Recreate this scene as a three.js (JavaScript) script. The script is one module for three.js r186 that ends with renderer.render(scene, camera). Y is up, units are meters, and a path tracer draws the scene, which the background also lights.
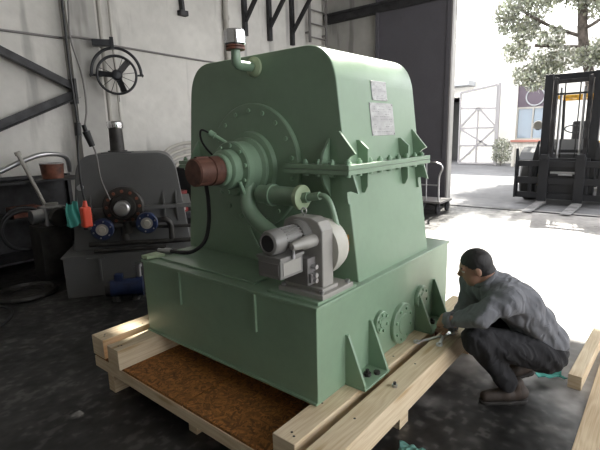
import * as THREE from 'three';
import { RoundedBoxGeometry } from 'three/addons/geometries/RoundedBoxGeometry.js';
import { mergeGeometries } from 'three/addons/utils/BufferGeometryUtils.js';

// ---------- camera, sky, sun, exposure ----------
const scene = new THREE.Scene();
const camera = new THREE.PerspectiveCamera(53.4, 4 / 3, 0.05, 300);
camera.position.set(1.149, 1.586, 1.472);
camera.rotation.set(THREE.MathUtils.degToRad(-11.567), THREE.MathUtils.degToRad(39.86), THREE.MathUtils.degToRad(-1.56), 'YXZ');
const renderer = new THREE.WebGLRenderer({ antialias: true });
renderer.toneMapping = THREE.LinearToneMapping;
renderer.toneMappingExposure = 1.0;
renderer.shadowMap.enabled = true;
scene.background = new THREE.Color().setRGB(5.0, 5.05, 5.15);          // bright hazy white sky
const SUN = new THREE.Vector3(-0.13, 0.68, -0.722);
const sun = new THREE.DirectionalLight(new THREE.Color().setRGB(1, 0.95, 0.86), 17);
sun.position.copy(SUN).multiplyScalar(30); sun.castShadow = true; sun.shadow.radius = 1.5;
Object.assign(sun.shadow.camera, { left: -20, right: 20, top: 20, bottom: -20, near: 1, far: 80 });
sun.shadow.mapSize.set(4096, 4096);
scene.add(sun, sun.target);

// ---------- helpers ----------
let seed = 20240611;
const rnd = () => { seed = (seed + 0x6D2B79F5) | 0; let t = Math.imul(seed ^ (seed >>> 15), 1 | seed); t = (t + Math.imul(t ^ (t >>> 7), 61 | t)) ^ t; return ((t ^ (t >>> 14)) >>> 0) / 4294967296; };
const rr = (a, b) => a + (b - a) * rnd();
const V = (x, y, z) => new THREE.Vector3(x, y, z);
const clamp = (x, a = 0, b = 1) => Math.min(b, Math.max(a, x));
const sstep = (a, b, x) => { const t = clamp((x - a) / (b - a)); return t * t * (3 - 2 * t); };
const mix = (a, b, t) => a + (b - a) * t;
function hash(x, y, s) { let h = Math.imul(x | 0, 374761393) ^ Math.imul(y | 0, 668265263) ^ Math.imul(s | 0, 2147483647 ^ 0x5bd1e995); h = Math.imul(h ^ (h >>> 13), 1274126177); return ((h ^ (h >>> 16)) >>> 0) / 4294967296; }
function vnoise(x, y, s, px = 0, py = 0) {          // value noise, periodic when px, py are given
  let xi = Math.floor(x), yi = Math.floor(y); const fx = x - xi, fy = y - yi;
  const u = fx * fx * (3 - 2 * fx), v = fy * fy * (3 - 2 * fy);
  const w = (a, p) => p ? ((a % p) + p) % p : a;
  const a = hash(w(xi, px), w(yi, py), s), b = hash(w(xi + 1, px), w(yi, py), s), c = hash(w(xi, px), w(yi + 1, py), s), d = hash(w(xi + 1, px), w(yi + 1, py), s);
  return mix(mix(a, b, u), mix(c, d, u), v);
}
function fbm(x, y, s, oct = 4, px = 0, py = 0) { let t = 0, a = 0.5, n = 0; for (let i = 0; i < oct; i++) { t += a * vnoise(x, y, s + i * 17, px, py); n += a; a *= 0.5; x *= 2; y *= 2; px *= 2; py *= 2; } return t / n; }
function dataTex(w, h, fn, srgb, rep) {
  const d = new Uint8Array(w * h * 4);
  for (let j = 0; j < h; j++) for (let i = 0; i < w; i++) { const c = fn(i / w, j / h), k = (j * w + i) * 4; d[k] = clamp(c[0]) * 255; d[k + 1] = clamp(c[1]) * 255; d[k + 2] = clamp(c[2]) * 255; d[k + 3] = 255; }
  const t = new THREE.DataTexture(d, w, h); t.magFilter = THREE.LinearFilter; t.minFilter = THREE.LinearMipmapLinearFilter; t.generateMipmaps = true;
  t.wrapS = t.wrapT = THREE.RepeatWrapping; if (srgb) t.colorSpace = THREE.SRGBColorSpace; if (rep) t.repeat.set(1 / rep[0], 1 / rep[1]); t.needsUpdate = true; return t;
}
const g1 = (v) => [v, v, v];
const std = (name, o) => { const m = new THREE.MeshPhysicalMaterial(o); m.name = name; return m; };
const rgb = (r, g, b) => new THREE.Color().setRGB(r, g, b);

// paint wear and grain shared by painted steel: pale multiplier with speckle and smears
const wearTex = dataTex(512, 512, (u, v) => { const a = fbm(u * 6, v * 6, 3, 5, 6, 6), b = fbm(u * 40, v * 40, 9, 3, 40, 40); const k = 0.86 + 0.16 * a + 0.06 * (b - 0.5); return [k, k, k]; }, false, [1.3, 1.3]);
const roughTex = dataTex(512, 512, (u, v) => { const a = fbm(u * 8, v * 8, 33, 5, 8, 8); return g1(0.7 + 0.5 * (a - 0.5) + 0.2); }, false, [0.9, 0.9]);
const dirtTex = dataTex(512, 512, (u, v) => { const a = fbm(u * 8, v * 8, 51, 6, 8, 8), b = fbm(u * 30, v * 30, 77, 3, 30, 30); const k = clamp(0.45 + 1.1 * (a - 0.3) + 0.35 * (b - 0.5), 0.25, 1); return [k, k * 0.98, k * 0.95]; }, false, [0.8, 0.8]);

const M = {
  green: std('green_paint', { color: rgb(0.24, 0.355, 0.245), map: wearTex, roughness: 0.42, roughnessMap: roughTex, clearcoat: 0.25, clearcoatRoughness: 0.25 }),
  greenBolt: std('green_painted_bolt', { color: rgb(0.25, 0.38, 0.26), roughness: 0.4 }),
  greenPale: std('pale_green_primer', { color: rgb(0.42, 0.52, 0.33), map: wearTex, roughness: 0.5 }),
  rust: std('rusty_shaft', { color: rgb(0.21, 0.1, 0.075), map: dirtTex, roughness: 0.55, metalness: 0.25 }),
  grey: std('grey_motor_paint', { color: rgb(0.23, 0.225, 0.215), map: wearTex, roughness: 0.45, metalness: 0.15 }),
  greyLight: std('light_grey_casting', { color: rgb(0.36, 0.35, 0.325), map: wearTex, roughness: 0.45, metalness: 0.1 }),
  cream: std('cream_cover', { color: rgb(0.55, 0.54, 0.48), map: wearTex, roughness: 0.4 }),
  black: std('black_rubber', { color: rgb(0.018, 0.018, 0.02), roughness: 0.5 }),
  darkSteel: std('dark_steel', { color: rgb(0.045, 0.045, 0.05), map: dirtTex, roughness: 0.55, metalness: 0.3 }),
  blackPaint: std('black_paint', { color: rgb(0.02, 0.021, 0.025), roughness: 0.4 }),
  chrome: std('chrome', { color: rgb(0.75, 0.76, 0.78), roughness: 0.16, metalness: 1 }),
  steel: std('bare_steel', { color: rgb(0.5, 0.5, 0.51), roughness: 0.32, metalness: 0.9 }),
  tool: std('polished_tool_steel', { color: rgb(0.72, 0.72, 0.73), roughness: 0.35, metalness: 0.55 }),
  brass: std('brass_bolt', { color: rgb(0.5, 0.3, 0.1), roughness: 0.4, metalness: 0.6 }),
  oldGrey: std('old_grey_paint', { color: rgb(0.12, 0.12, 0.12), map: wearTex, roughness: 0.5 }),
  oldDark: std('oily_cast_iron', { color: rgb(0.06, 0.057, 0.055), map: dirtTex, roughness: 0.5, metalness: 0.3 }),
  blue: std('blue_paint', { color: rgb(0.02, 0.04, 0.13), map: dirtTex, roughness: 0.4 }),
  red: std('red_plastic', { color: rgb(0.68, 0.07, 0.03), roughness: 0.35 }),
  redDrum: std('red_drum_paint', { color: rgb(0.3, 0.03, 0.03), map: dirtTex, roughness: 0.45 }),
  teal: std('teal_cloth', { color: rgb(0.08, 0.36, 0.31), roughness: 0.9 }),
  copper: std('brown_enamel', { color: rgb(0.3, 0.11, 0.07), map: dirtTex, roughness: 0.45 }),
};

// wood: grain runs along u
const woodFn = (base, dark) => (u, v) => {
  const w = fbm(u * 3, v * 8, 5, 3, 3, 8) * 0.9, ring = 0.5 + 0.5 * Math.sin((v * 26 + w * 7) * Math.PI * 2 / 2);
  const fib = fbm(u * 10, v * 160, 11, 2, 10, 160), bl = fbm(u * 5, v * 5, 21, 4, 5, 5);
  let k = 0.55 * ring * 0.35 + 0.45 * fib; k = clamp(k + 0.5 * (bl - 0.5));
  const kn = Math.hypot((u - 0.31) * 9, (v - 0.42) * 22), kn2 = Math.hypot((u - 0.77) * 9, (v - 0.8) * 22);
  const q = Math.max(1 - kn, 1 - kn2, 0); k = clamp(k + q * 0.9);
  return [mix(base[0], dark[0], k), mix(base[1], dark[1], k), mix(base[2], dark[2], k)];
};
const pineTex = dataTex(1024, 512, woodFn([0.91, 0.85, 0.74], [0.73, 0.62, 0.47]), true, [1.1, 0.42]);
M.pine = std('pine_timber', { map: pineTex, roughness: 0.75 });
const pineTex2 = dataTex(1024, 512, woodFn([0.87, 0.80, 0.68], [0.65, 0.53, 0.39]), true, [1.3, 0.5]);
M.pine2 = std('weathered_pine_timber', { map: pineTex2, roughness: 0.8 });
// oriented strand board: flakes in all directions
const osbTex = (() => {
  const c = document.createElement('canvas'); c.width = c.height = 1024; const x = c.getContext('2d');
  x.fillStyle = '#8a5a2c'; x.fillRect(0, 0, 1024, 1024);
  for (let i = 0; i < 9000; i++) {
    const l = rr(20, 70), w = rr(5, 16), k = rr(0.62, 1.12); x.save(); x.translate(rr(-20, 1044), rr(-20, 1044)); x.rotate(rr(0, Math.PI));
    x.fillStyle = `rgb(${Math.floor(168 * k)},${Math.floor(112 * k)},${Math.floor(56 * k)})`; x.fillRect(-l / 2, -w / 2, l, w); x.restore();
  }
  const t = new THREE.CanvasTexture(c); t.colorSpace = THREE.SRGBColorSpace; t.wrapS = t.wrapT = THREE.RepeatWrapping; t.repeat.set(1 / 0.9, 1 / 0.9); return t;
})();
M.osb = std('oriented_strand_board', { map: osbTex, roughness: 0.7 });

// --- geometry: every function returns a geometry placed in its thing's own axes
function fin(g, grain) {                    // no index; uv in metres from the side that the face points to
  g = g.index ? g.toNonIndexed() : g;
  for (const k of Object.keys(g.attributes)) if (k !== 'position' && k !== 'normal') g.deleteAttribute(k);
  if (!g.attributes.normal) g.computeVertexNormals();
  const p = g.attributes.position, uv = new Float32Array(p.count * 2), a = V(), b = V(), c = V();
  for (let i = 0; i < p.count; i += 3) {
    a.fromBufferAttribute(p, i); b.fromBufferAttribute(p, i + 1); c.fromBufferAttribute(p, i + 2);
    const n = b.clone().sub(a).cross(c.clone().sub(a)), ax = Math.abs(n.x), ay = Math.abs(n.y), az = Math.abs(n.z);
    let s, t; if (ax >= ay && ax >= az) { s = 'z'; t = 'y'; } else if (ay >= az) { s = 'x'; t = 'z'; } else { s = 'x'; t = 'y'; }
    if (grain && t === grain) [s, t] = [t, s];
    [a, b, c].forEach((q, k) => { uv[(i + k) * 2] = q[s] + (grain ? 0.37 * q[grain === 'x' ? 'z' : 'x'] : 0); uv[(i + k) * 2 + 1] = q[t]; });
  }
  g.setAttribute('uv', new THREE.BufferAttribute(uv, 2)); return g;
}
const numbers = {};
function numbered(name) { const n = numbers[name] = (numbers[name] ?? -1) + 1; return n ? `${name}_${String(n).padStart(3, '0')}` : name; }
const origin = new Map();
function mesh(name, geos, m, parent, grain) {
  const list = (Array.isArray(geos) ? geos : [geos]).map((g) => fin(g, grain));
  const g = list.length > 1 ? mergeGeometries(list) : list[0];
  const o = new THREE.Mesh(g, m); o.castShadow = o.receiveShadow = true;
  if (parent) { const q = origin.get(parent); if (q) g.translate(-q.x, -q.y, -q.z); o.name = name; origin.set(o, q); parent.add(o); }
  else { o.name = numbered(name); scene.add(o); }
  return o;
}
function tag(o, label, category, group) { o.userData.label = label; o.userData.category = category; if (group) o.userData.group = group; return o; }
function thing(name, label, category, pos, group) {          // parts are built in world coordinates and carried back to the base
  const o = new THREE.Group(); o.name = numbered(name); o.position.copy(pos); origin.set(o, pos.clone()); scene.add(o); return tag(o, label, category, group);
}
function localThing(name, label, category, pos, turn, group) {   // parts are built in the thing's own axes
  const o = new THREE.Group(); o.name = numbered(name); o.position.copy(pos); o.rotation.y = turn; scene.add(o); return tag(o, label, category, group);
}
function struct(name, geos, m, parent, label) { const o = mesh(name, geos, m, parent); if (!parent) { o.name = name; o.userData.kind = 'structure'; if (label) o.userData.label = label; } return o; }
function box(x0, x1, y0, y1, z0, z1, r = 0) {
  const w = x1 - x0, h = y1 - y0, d = z1 - z0, q = Math.min(r, w / 2.05, h / 2.05, d / 2.05);
  const g = q > 0 ? new RoundedBoxGeometry(w, h, d, 2, q) : new THREE.BoxGeometry(w, h, d);
  return g.translate((x0 + x1) / 2, (y0 + y1) / 2, (z0 + z1) / 2);
}
function cyl(a, b, r0, r1 = r0, seg = 24) {
  const d = b.clone().sub(a), g = new THREE.CylinderGeometry(r1, r0, d.length(), seg);
  g.applyQuaternion(new THREE.Quaternion().setFromUnitVectors(V(0, 1, 0), d.normalize())); const c = a.clone().add(b).multiplyScalar(0.5); return g.translate(c.x, c.y, c.z);
}
const P = (a) => a.map((q) => q.isVector3 ? q : V(...q));
function tube(pts, r, seg = 8, n) { const c = new THREE.CatmullRomCurve3(P(pts), false, 'centripetal'); return new THREE.TubeGeometry(c, n || pts.length * 8, r, seg, false); }
function bar(a, b, w, h) {                  // square bar from a to b
  const d = b.clone().sub(a), g = new THREE.BoxGeometry(w, h, d.length()); const m = new THREE.Matrix4().lookAt(b, a, Math.abs(d.clone().normalize().y) > 0.99 ? V(0, 0, 1) : V(0, 1, 0));
  g.applyMatrix4(m); const c = a.clone().add(b).multiplyScalar(0.5); return g.translate(c.x, c.y, c.z);
}
function lathe(profile, axis, pos, seg = 40) {     // profile: [radius, along]; axis x, y or z
  const g = new THREE.LatheGeometry(profile.map(([r, t]) => new THREE.Vector2(Math.max(r, 1e-4), t)), seg);
  if (axis === 'z') g.rotateX(Math.PI / 2); if (axis === 'x') g.rotateZ(-Math.PI / 2);
  return g.translate(pos.x, pos.y, pos.z);
}
function steps(list) {                      // sharp stepped lathe profile with doubled points
  const out = []; for (const [r, t] of list) { out.push([r, t]); } const res = [];
  for (let i = 0; i < out.length; i++) { res.push(out[i]); if (i > 0 && i < out.length - 1) { res.push(out[i]); } } return res;
}
function lathed(list, axis, pos, seg) { const g = lathe(list, axis, pos, seg).toNonIndexed(); g.deleteAttribute('normal'); g.computeVertexNormals(); return crease(g); }
function crease(g, deg = 32) {             // smooth where faces nearly agree
  const p = g.attributes.position, n = p.count / 3, fn = [], key = (i) => `${p.getX(i).toFixed(4)},${p.getY(i).toFixed(4)},${p.getZ(i).toFixed(4)}`, at = new Map();
  const a = V(), b = V(), c = V();
  for (let f = 0; f < n; f++) { a.fromBufferAttribute(p, f * 3); b.fromBufferAttribute(p, f * 3 + 1); c.fromBufferAttribute(p, f * 3 + 2); const w = b.clone().sub(a).cross(c.clone().sub(a)); fn.push(w); for (let k = 0; k < 3; k++) { const q = key(f * 3 + k); if (!at.has(q)) at.set(q, []); at.get(q).push(f); } }
  const N = new Float32Array(p.count * 3), cos = Math.cos(deg * Math.PI / 180), un = fn.map((w) => w.clone().normalize());
  for (let f = 0; f < n; f++) for (let k = 0; k < 3; k++) { const s = V(); for (const q of at.get(key(f * 3 + k))) if (un[q].dot(un[f]) > cos) s.add(fn[q]); s.normalize(); N.set([s.x, s.y, s.z], (f * 3 + k) * 3); }
  g.setAttribute('normal', new THREE.BufferAttribute(N, 3)); return g;
}
function poly(pts, depth, bevel = 0.002) {   // outline in xy pulled along z from 0 to depth
  const s = !Array.isArray(pts) ? pts : new THREE.Shape(pts.map(([x, y]) => new THREE.Vector2(x, y)));
  const g = new THREE.ExtrudeGeometry(s, { depth: depth - 2 * bevel, bevelEnabled: bevel > 0, bevelThickness: bevel, bevelSize: bevel, bevelOffset: -bevel, bevelSegments: 2, curveSegments: 16 });
  return g.translate(0, 0, bevel);
}
function hexBolt(p, dir, r, h) { const d = dir.clone().normalize(); return cyl(p, p.clone().addScaledVector(d, h), r, r, 6); }
// a solid from a distance field (surface nets)
function solid(f, lo, hi, cell) {
  const nx = Math.ceil((hi.x - lo.x) / cell) + 1, ny = Math.ceil((hi.y - lo.y) / cell) + 1, nz = Math.ceil((hi.z - lo.z) / cell) + 1;
  const F = new Float32Array(nx * ny * nz), I = (i, j, k) => i + nx * (j + ny * k);
  for (let k = 0; k < nz; k++) for (let j = 0; j < ny; j++) for (let i = 0; i < nx; i++) F[I(i, j, k)] = f(lo.x + i * cell, lo.y + j * cell, lo.z + k * cell);
  const id = new Int32Array(nx * ny * nz).fill(-1), pos = [], idx = [];
  const cr = []; for (let c = 0; c < 8; c++) cr.push([c & 1, (c >> 1) & 1, c >> 2]);
  const ed = []; for (let a = 0; a < 8; a++) for (const b of [1, 2, 4]) if (!(a & b)) ed.push([a, a | b]);
  for (let k = 0; k < nz - 1; k++) for (let j = 0; j < ny - 1; j++) for (let i = 0; i < nx - 1; i++) {
    const v = cr.map(([a, b, c]) => F[I(i + a, j + b, k + c)]); let m = 0; v.forEach((q) => { if (q < 0) m++; }); if (m === 0 || m === 8) continue;
    let x = 0, y = 0, z = 0, n = 0;
    for (const [a, b] of ed) if ((v[a] < 0) !== (v[b] < 0)) { const t = v[a] / (v[a] - v[b]); x += mix(cr[a][0], cr[b][0], t); y += mix(cr[a][1], cr[b][1], t); z += mix(cr[a][2], cr[b][2], t); n++; }
    id[I(i, j, k)] = pos.length / 3; pos.push(lo.x + (i + x / n) * cell, lo.y + (j + y / n) * cell, lo.z + (k + z / n) * cell);
  }
  const quad = (a, b, c, d, flip) => { if (a < 0 || b < 0 || c < 0 || d < 0) return; flip ? idx.push(a, c, b, a, d, c) : idx.push(a, b, c, a, c, d); };
  for (let k = 1; k < nz - 1; k++) for (let j = 1; j < ny - 1; j++) for (let i = 1; i < nx - 1; i++) {
    const s = F[I(i, j, k)] < 0;
    if (s !== (F[I(i + 1, j, k)] < 0)) quad(id[I(i, j - 1, k - 1)], id[I(i, j, k - 1)], id[I(i, j, k)], id[I(i, j - 1, k)], !s);
    if (s !== (F[I(i, j + 1, k)] < 0)) quad(id[I(i - 1, j, k - 1)], id[I(i - 1, j, k)], id[I(i, j, k)], id[I(i, j, k - 1)], !s);
    if (s !== (F[I(i, j, k + 1)] < 0)) quad(id[I(i - 1, j - 1, k)], id[I(i, j - 1, k)], id[I(i, j, k)], id[I(i - 1, j, k)], !s);
  }
  const g = new THREE.BufferGeometry(); g.setAttribute('position', new THREE.Float32BufferAttribute(pos, 3)); g.setIndex(idx); g.computeVertexNormals(); return g;
}
function capsule(a, b, ra, rb) {            // tapered
  const d = b.clone().sub(a), L2 = Math.max(d.lengthSq(), 1e-9);
  return (x, y, z) => { const px = x - a.x, py = y - a.y, pz = z - a.z, t = clamp((px * d.x + py * d.y + pz * d.z) / L2); return Math.hypot(px - t * d.x, py - t * d.y, pz - t * d.z) - mix(ra, rb, t); };
}
function ball(c, rx, ry = rx, rz = rx, q) { // ellipsoid, optionally turned
  const iq = q ? q.clone().invert() : null, v = V(), m = Math.min(rx, ry, rz);
  return (x, y, z) => { v.set(x - c.x, y - c.y, z - c.z); if (iq) v.applyQuaternion(iq); const k = Math.hypot(v.x / rx, v.y / ry, v.z / rz); return (k - 1) * m * (k > 1 ? 1 : 1); };
}
function blend(list, k) { return (x, y, z) => { let d = 1e3; for (const f of list) { const e = f(x, y, z), h = clamp(0.5 + 0.5 * (d - e) / k); d = mix(d, e, h) - k * h * (1 - h); } return d; }; }

// ================= THE SETTING =================
// floor: concrete, black with oil and soot in the work bay, bare and pale on the lane that runs in from the door
const FX0 = -5.6, FX1 = 6.0, FZ0 = -8.05, FZ1 = 7.0;
const oil = (x, z) => {
  const n = fbm(x * 1.1 + 9, z * 1.1 + 4, 61, 5), m = fbm(x * 6, z * 6, 71, 4);
  const lane = sstep(-0.35, 0.35, Math.min(x + 1.9 + 0.25 * (z + 5), -(z + 1.15)) + 1.5 * (n - 0.5) + 1.1 * (m - 0.5));
  return 1 - lane;
};
const floorTex = dataTex(1024, 1024, (u, v) => {
  const x = mix(FX0, FX1, u), z = mix(FZ0, FZ1, v), o = oil(x, z), a = fbm(x * 3, z * 3, 81, 5), b = fbm(x * 22, z * 22, 91, 3), c = fbm(x * 1.3 + 3, z * 1.3, 15, 4);
  const bare = 0.56 + 0.22 * (a - 0.5) + 0.12 * (b - 0.5), dark = 0.15 + 0.17 * (a - 0.5) + 0.15 * (b - 0.5) + 0.14 * (c - 0.5) + (b > 0.66 ? 0.1 : 0);
  const k = mix(bare, dark, o); return [k, k * 0.975, k * 0.955];
}, true);
const floorRough = dataTex(1024, 1024, (u, v) => { const x = mix(FX0, FX1, u), z = mix(FZ0, FZ1, v), a = fbm(x * 2.2, z * 2.2, 181, 5), b = fbm(x * 14, z * 14, 191, 3); return g1(clamp(0.47 + 0.5 * (a - 0.5) + 0.3 * (b - 0.5), 0.2, 0.9)); });
const floorBump = dataTex(1024, 1024, (u, v) => { const x = mix(FX0, FX1, u), z = mix(FZ0, FZ1, v); return g1(fbm(x * 25, z * 25, 301, 3) * 0.6 + fbm(x * 4, z * 4, 305, 3) * 0.4); });
M.floor = std('oily_concrete', { map: floorTex, roughness: 1, roughnessMap: floorRough, bumpMap: floorBump, bumpScale: 0.006 });
function planeUV(o, x0, x1, z0, z1) { const p = o.geometry.attributes.position, uv = o.geometry.attributes.uv; for (let i = 0; i < p.count; i++) uv.setXY(i, (p.getX(i) - x0) / (x1 - x0), (p.getZ(i) - z0) / (z1 - z0)); }
const floorMesh = struct('floor', box(FX0 - 0.25, FX1 + 0.25, -0.2, 0, FZ0, FZ1 + 0.25), M.floor, null, 'oil-blackened concrete workshop floor, paler towards the open door');
planeUV(floorMesh, FX0, FX1, FZ0, FZ1);

const plasterFn = (b, s) => (u, v) => {
  const a = fbm(u * 5, v * 5, s, 5, 5, 5), c = fbm(u * 36, v * 36, s + 5, 3, 36, 36), st = fbm(u * 22, v * 3, s + 9, 4, 22, 3);
  const k = b + 0.12 * (a - 0.5) + 0.05 * (c - 0.5) - 0.13 * sstep(0.58, 0.8, st); return [k, k * 0.988, k * 0.96];
};
const plasterTex = dataTex(1024, 1024, plasterFn(0.79, 401), true, [4, 4]);
const plasterBump = dataTex(512, 512, (u, v) => g1(fbm(u * 24, v * 24, 421, 4, 24, 24)), false, [2, 2]);
M.plaster = std('whitewashed_plaster', { map: plasterTex, bumpMap: plasterBump, bumpScale: 0.004, roughness: 0.92 });
M.plasterGrey = std('grey_plaster', { map: dataTex(512, 512, plasterFn(0.66, 451), true, [4, 4]), roughness: 0.92 });
M.sheet = std('dark_painted_sheet', { color: rgb(0.1, 0.095, 0.11), map: wearTex, roughness: 0.6 });
M.beige = std('beige_pipe', { color: rgb(0.4, 0.38, 0.34), roughness: 0.6 });
M.conduit = std('grey_conduit', { color: rgb(0.18, 0.17, 0.165), roughness: 0.6 });
const RY = 6.6;
struct('wall_left', box(-5.85, -5.6, 0, RY, FZ0, FZ1), M.plaster, null, 'whitewashed plaster wall behind the grey machine');
// end wall with the big door opening from x = -2.52
struct('wall_end', [box(-5.6, -2.52, 0, RY, -8.05, -7.8), box(-2.52, 3.4, 5.45, RY, -8.05, -7.8), box(3.4, 6, 0, RY, -8.05, -7.8)], M.plasterGrey, null, 'grey plaster end wall around the tall open doorway');
struct('wall_right', [box(6, 6.25, 0, 0.9, FZ0, FZ1), box(6, 6.25, 5.0, RY, FZ0, FZ1), ...[-8.05, -4.6].map((z) => box(6, 6.25, 0.9, 5.0, z, z + 0.35)), box(6, 6.25, 0.9, 5, -1.0, -0.65), box(6, 6.25, 0.9, 5, 2.2, 7)], M.plaster, null, 'plaster side wall with tall window openings');
struct('wall_back', box(-5.85, 6.25, 0, RY, 7, 7.25), M.plaster, null, 'plaster wall behind the viewer');
{ // roof with roof lights
  const s = new THREE.Shape([[-5.85, -8.05], [6.25, -8.05], [6.25, 7.25], [-5.85, 7.25]].map(([x, z]) => new THREE.Vector2(x, z)));
  const hole = (x0, x1, z0, z1) => s.holes.push(new THREE.Path([[x0, z0], [x0, z1], [x1, z1], [x1, z0]].map(([x, z]) => new THREE.Vector2(x, z))));
  hole(-2.2, -1.0, -6.15, -5.15); hole(-2.84, -2.46, -6.7, -6.53);
  const g = new THREE.ExtrudeGeometry(s, { depth: 0.05, bevelEnabled: false }); g.rotateX(Math.PI / 2).translate(0, RY + 0.05, 0);
  struct('ceiling', g, M.plasterGrey, null, 'flat workshop roof with small roof lights');
}
// sliding door pushed along the inside of the end wall
{
  const d = struct('door_1', box(-4.19, -2.5, 0.03, 5.0, -7.76, -7.70, 0.004), M.sheet, null, 'dark grey sheet-steel sliding door beside the open doorway');
  for (const [x0, x1, y0, y1] of [[-4.19, -4.11, 0.03, 5], [-2.58, -2.5, 0.03, 5], [-4.11, -2.58, 0.03, 0.14], [-4.11, -2.58, 4.9, 5]]) mesh('door_frame', box(x0, x1, y0, y1, -7.7, -7.675, 0.004), M.sheet, d);
  mesh('edge_strip', box(-2.498, -2.47, 0.03, 5, -7.76, -7.68, 0.004), M.conduit, d);
}
struct('trim_1', [box(-5.55, -2.5, 4.1, 4.26, -7.8, -7.66), box(-5.55, -2.5, 4.26, 4.3, -7.8, -7.62)], M.darkSteel, null, 'dark steel door track along the end wall').visible = true;
struct('trim_2', box(-2.52, 3.4, 0.001, 0.012, -7.86, -7.8), M.darkSteel, null, 'steel rail set in the floor across the doorway');
// yard outside
const yardTex = dataTex(512, 512, (u, v) => { const a = fbm(u * 6, v * 6, 501, 5, 6, 6), b = fbm(u * 50, v * 50, 511, 3, 50, 50); const k = 0.36 + 0.12 * (a - 0.5) + 0.08 * (b - 0.5); return [k, k, k * 1.02]; }, true, [7, 7]);
M.yard = std('yard_concrete', { map: yardTex, roughness: 0.85 });
struct('ground', box(-60, 50, -0.3, -0.005, -80, -8.05), M.yard, null, 'pale concrete yard outside the door');

// ================= GREEN GEARBOX =================
const XC = -0.733, ZF = -0.40, ZB = -1.235;
const half = (y) => 0.703 - 0.128 * (y - 0.824);
const gb = thing('gear_reducer', 'large green-painted industrial gear reducer with rusty shaft end, standing on timber beams', 'machine', V(-0.7, 0.344, -0.75));
mesh('base_tank', [box(-1.4, 0, 0.344, 0.81, -1.507, 0, 0.004)], M.green, gb);
mesh('base_top_plate', [box(-1.408, 0.008, 0.81, 0.828, -1.515, 0.008, 0.004)], M.green, gb);
mesh('corner_lug', [poly([[-1.408, -0.008], [-1.408, 0.1], [-1.345, 0.1], [-1.31, -0.008]].map(([x, z]) => [x, z]), 0.02, 0.002).rotateX(Math.PI / 2).translate(0, 0.852, -0.1)], M.greenPale, gb);
{ const s = new THREE.Shape(); s.moveTo(XC - half(0.826), 0.826); s.lineTo(XC + half(0.826), 0.826); s.lineTo(XC + half(1.39), 1.39); s.lineTo(XC - half(1.39), 1.39); s.closePath();
  mesh('lower_housing', poly(s, ZF - ZB, 0.006).translate(0, 0, ZB), M.green, gb); }
{ const T = 2.022, R = 0.2, y1 = T - R * 0.94; const s = new THREE.Shape(), a = half(1.42), b = half(y1);
  s.moveTo(XC - a, 1.42); s.lineTo(XC + a, 1.42); s.lineTo(XC + b, y1);
  s.bezierCurveTo(XC + b - 0.02, y1 + R * 0.62, XC + b - R * 0.42, T, XC + b - R, T); s.lineTo(XC - b + R, T);
  s.bezierCurveTo(XC - b + R * 0.42, T, XC - b + 0.02, y1 + R * 0.62, XC - b, y1); s.closePath();
  const g = new THREE.ExtrudeGeometry(s, { depth: ZF - ZB - 0.012, bevelEnabled: true, bevelThickness: 0.006, bevelSize: 0.006, bevelOffset: -0.006, bevelSegments: 2, curveSegments: 24 });
  mesh('hood', g.translate(0, 0, ZB + 0.006), M.green, gb); }
// split flanges round the housing
const FLX = half(1.41) + 0.082, FZN = -0.30, FZF = -1.215;
for (const [n, y0, y1] of [['lower_flange', 1.384, 1.4065], ['upper_flange', 1.4085, 1.431]]) {
  const sh = new THREE.Shape([[XC + 0.3, 0.41], [XC + 0.3, -FZN], [XC + FLX, -FZN], [XC + FLX, -FZF], [XC + half(1.41) - 0.03, -FZF], [XC + half(1.41) - 0.03, 0.41]].map(([x, z]) => new THREE.Vector2(x, z)));
  mesh(n, poly(sh, y1 - y0, 0.002).rotateX(-Math.PI / 2).translate(0, y0, 0), M.green, gb);
  mesh(n, box(XC - half(1.41) + 0.01, XC - 0.3, y0, y1, -0.41, FZN, 0.002), M.green, gb);
}
const flangeSpots = []; for (let i = 0; i < 9; i++) flangeSpots.push([XC + FLX - 0.035, -0.345 - i * 0.103]);
for (let i = 0; i < 3; i++) flangeSpots.push([XC + 0.42 + i * 0.085, FZN - 0.035], [XC - 0.42 - i * 0.085, FZN - 0.035]);
for (const [x, z] of flangeSpots) {
  mesh('flange_bolt', [hexBolt(V(x, 1.431, z), V(0, 1, 0), 0.015, 0.016), cyl(V(x, 1.446, z), V(x, 1.456, z), 0.008, 0.008, 8)], M.greenBolt, gb);
  mesh('flange_nut', hexBolt(V(x, 1.384, z), V(0, -1, 0), 0.015, 0.014), M.greenBolt, gb);
}
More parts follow.
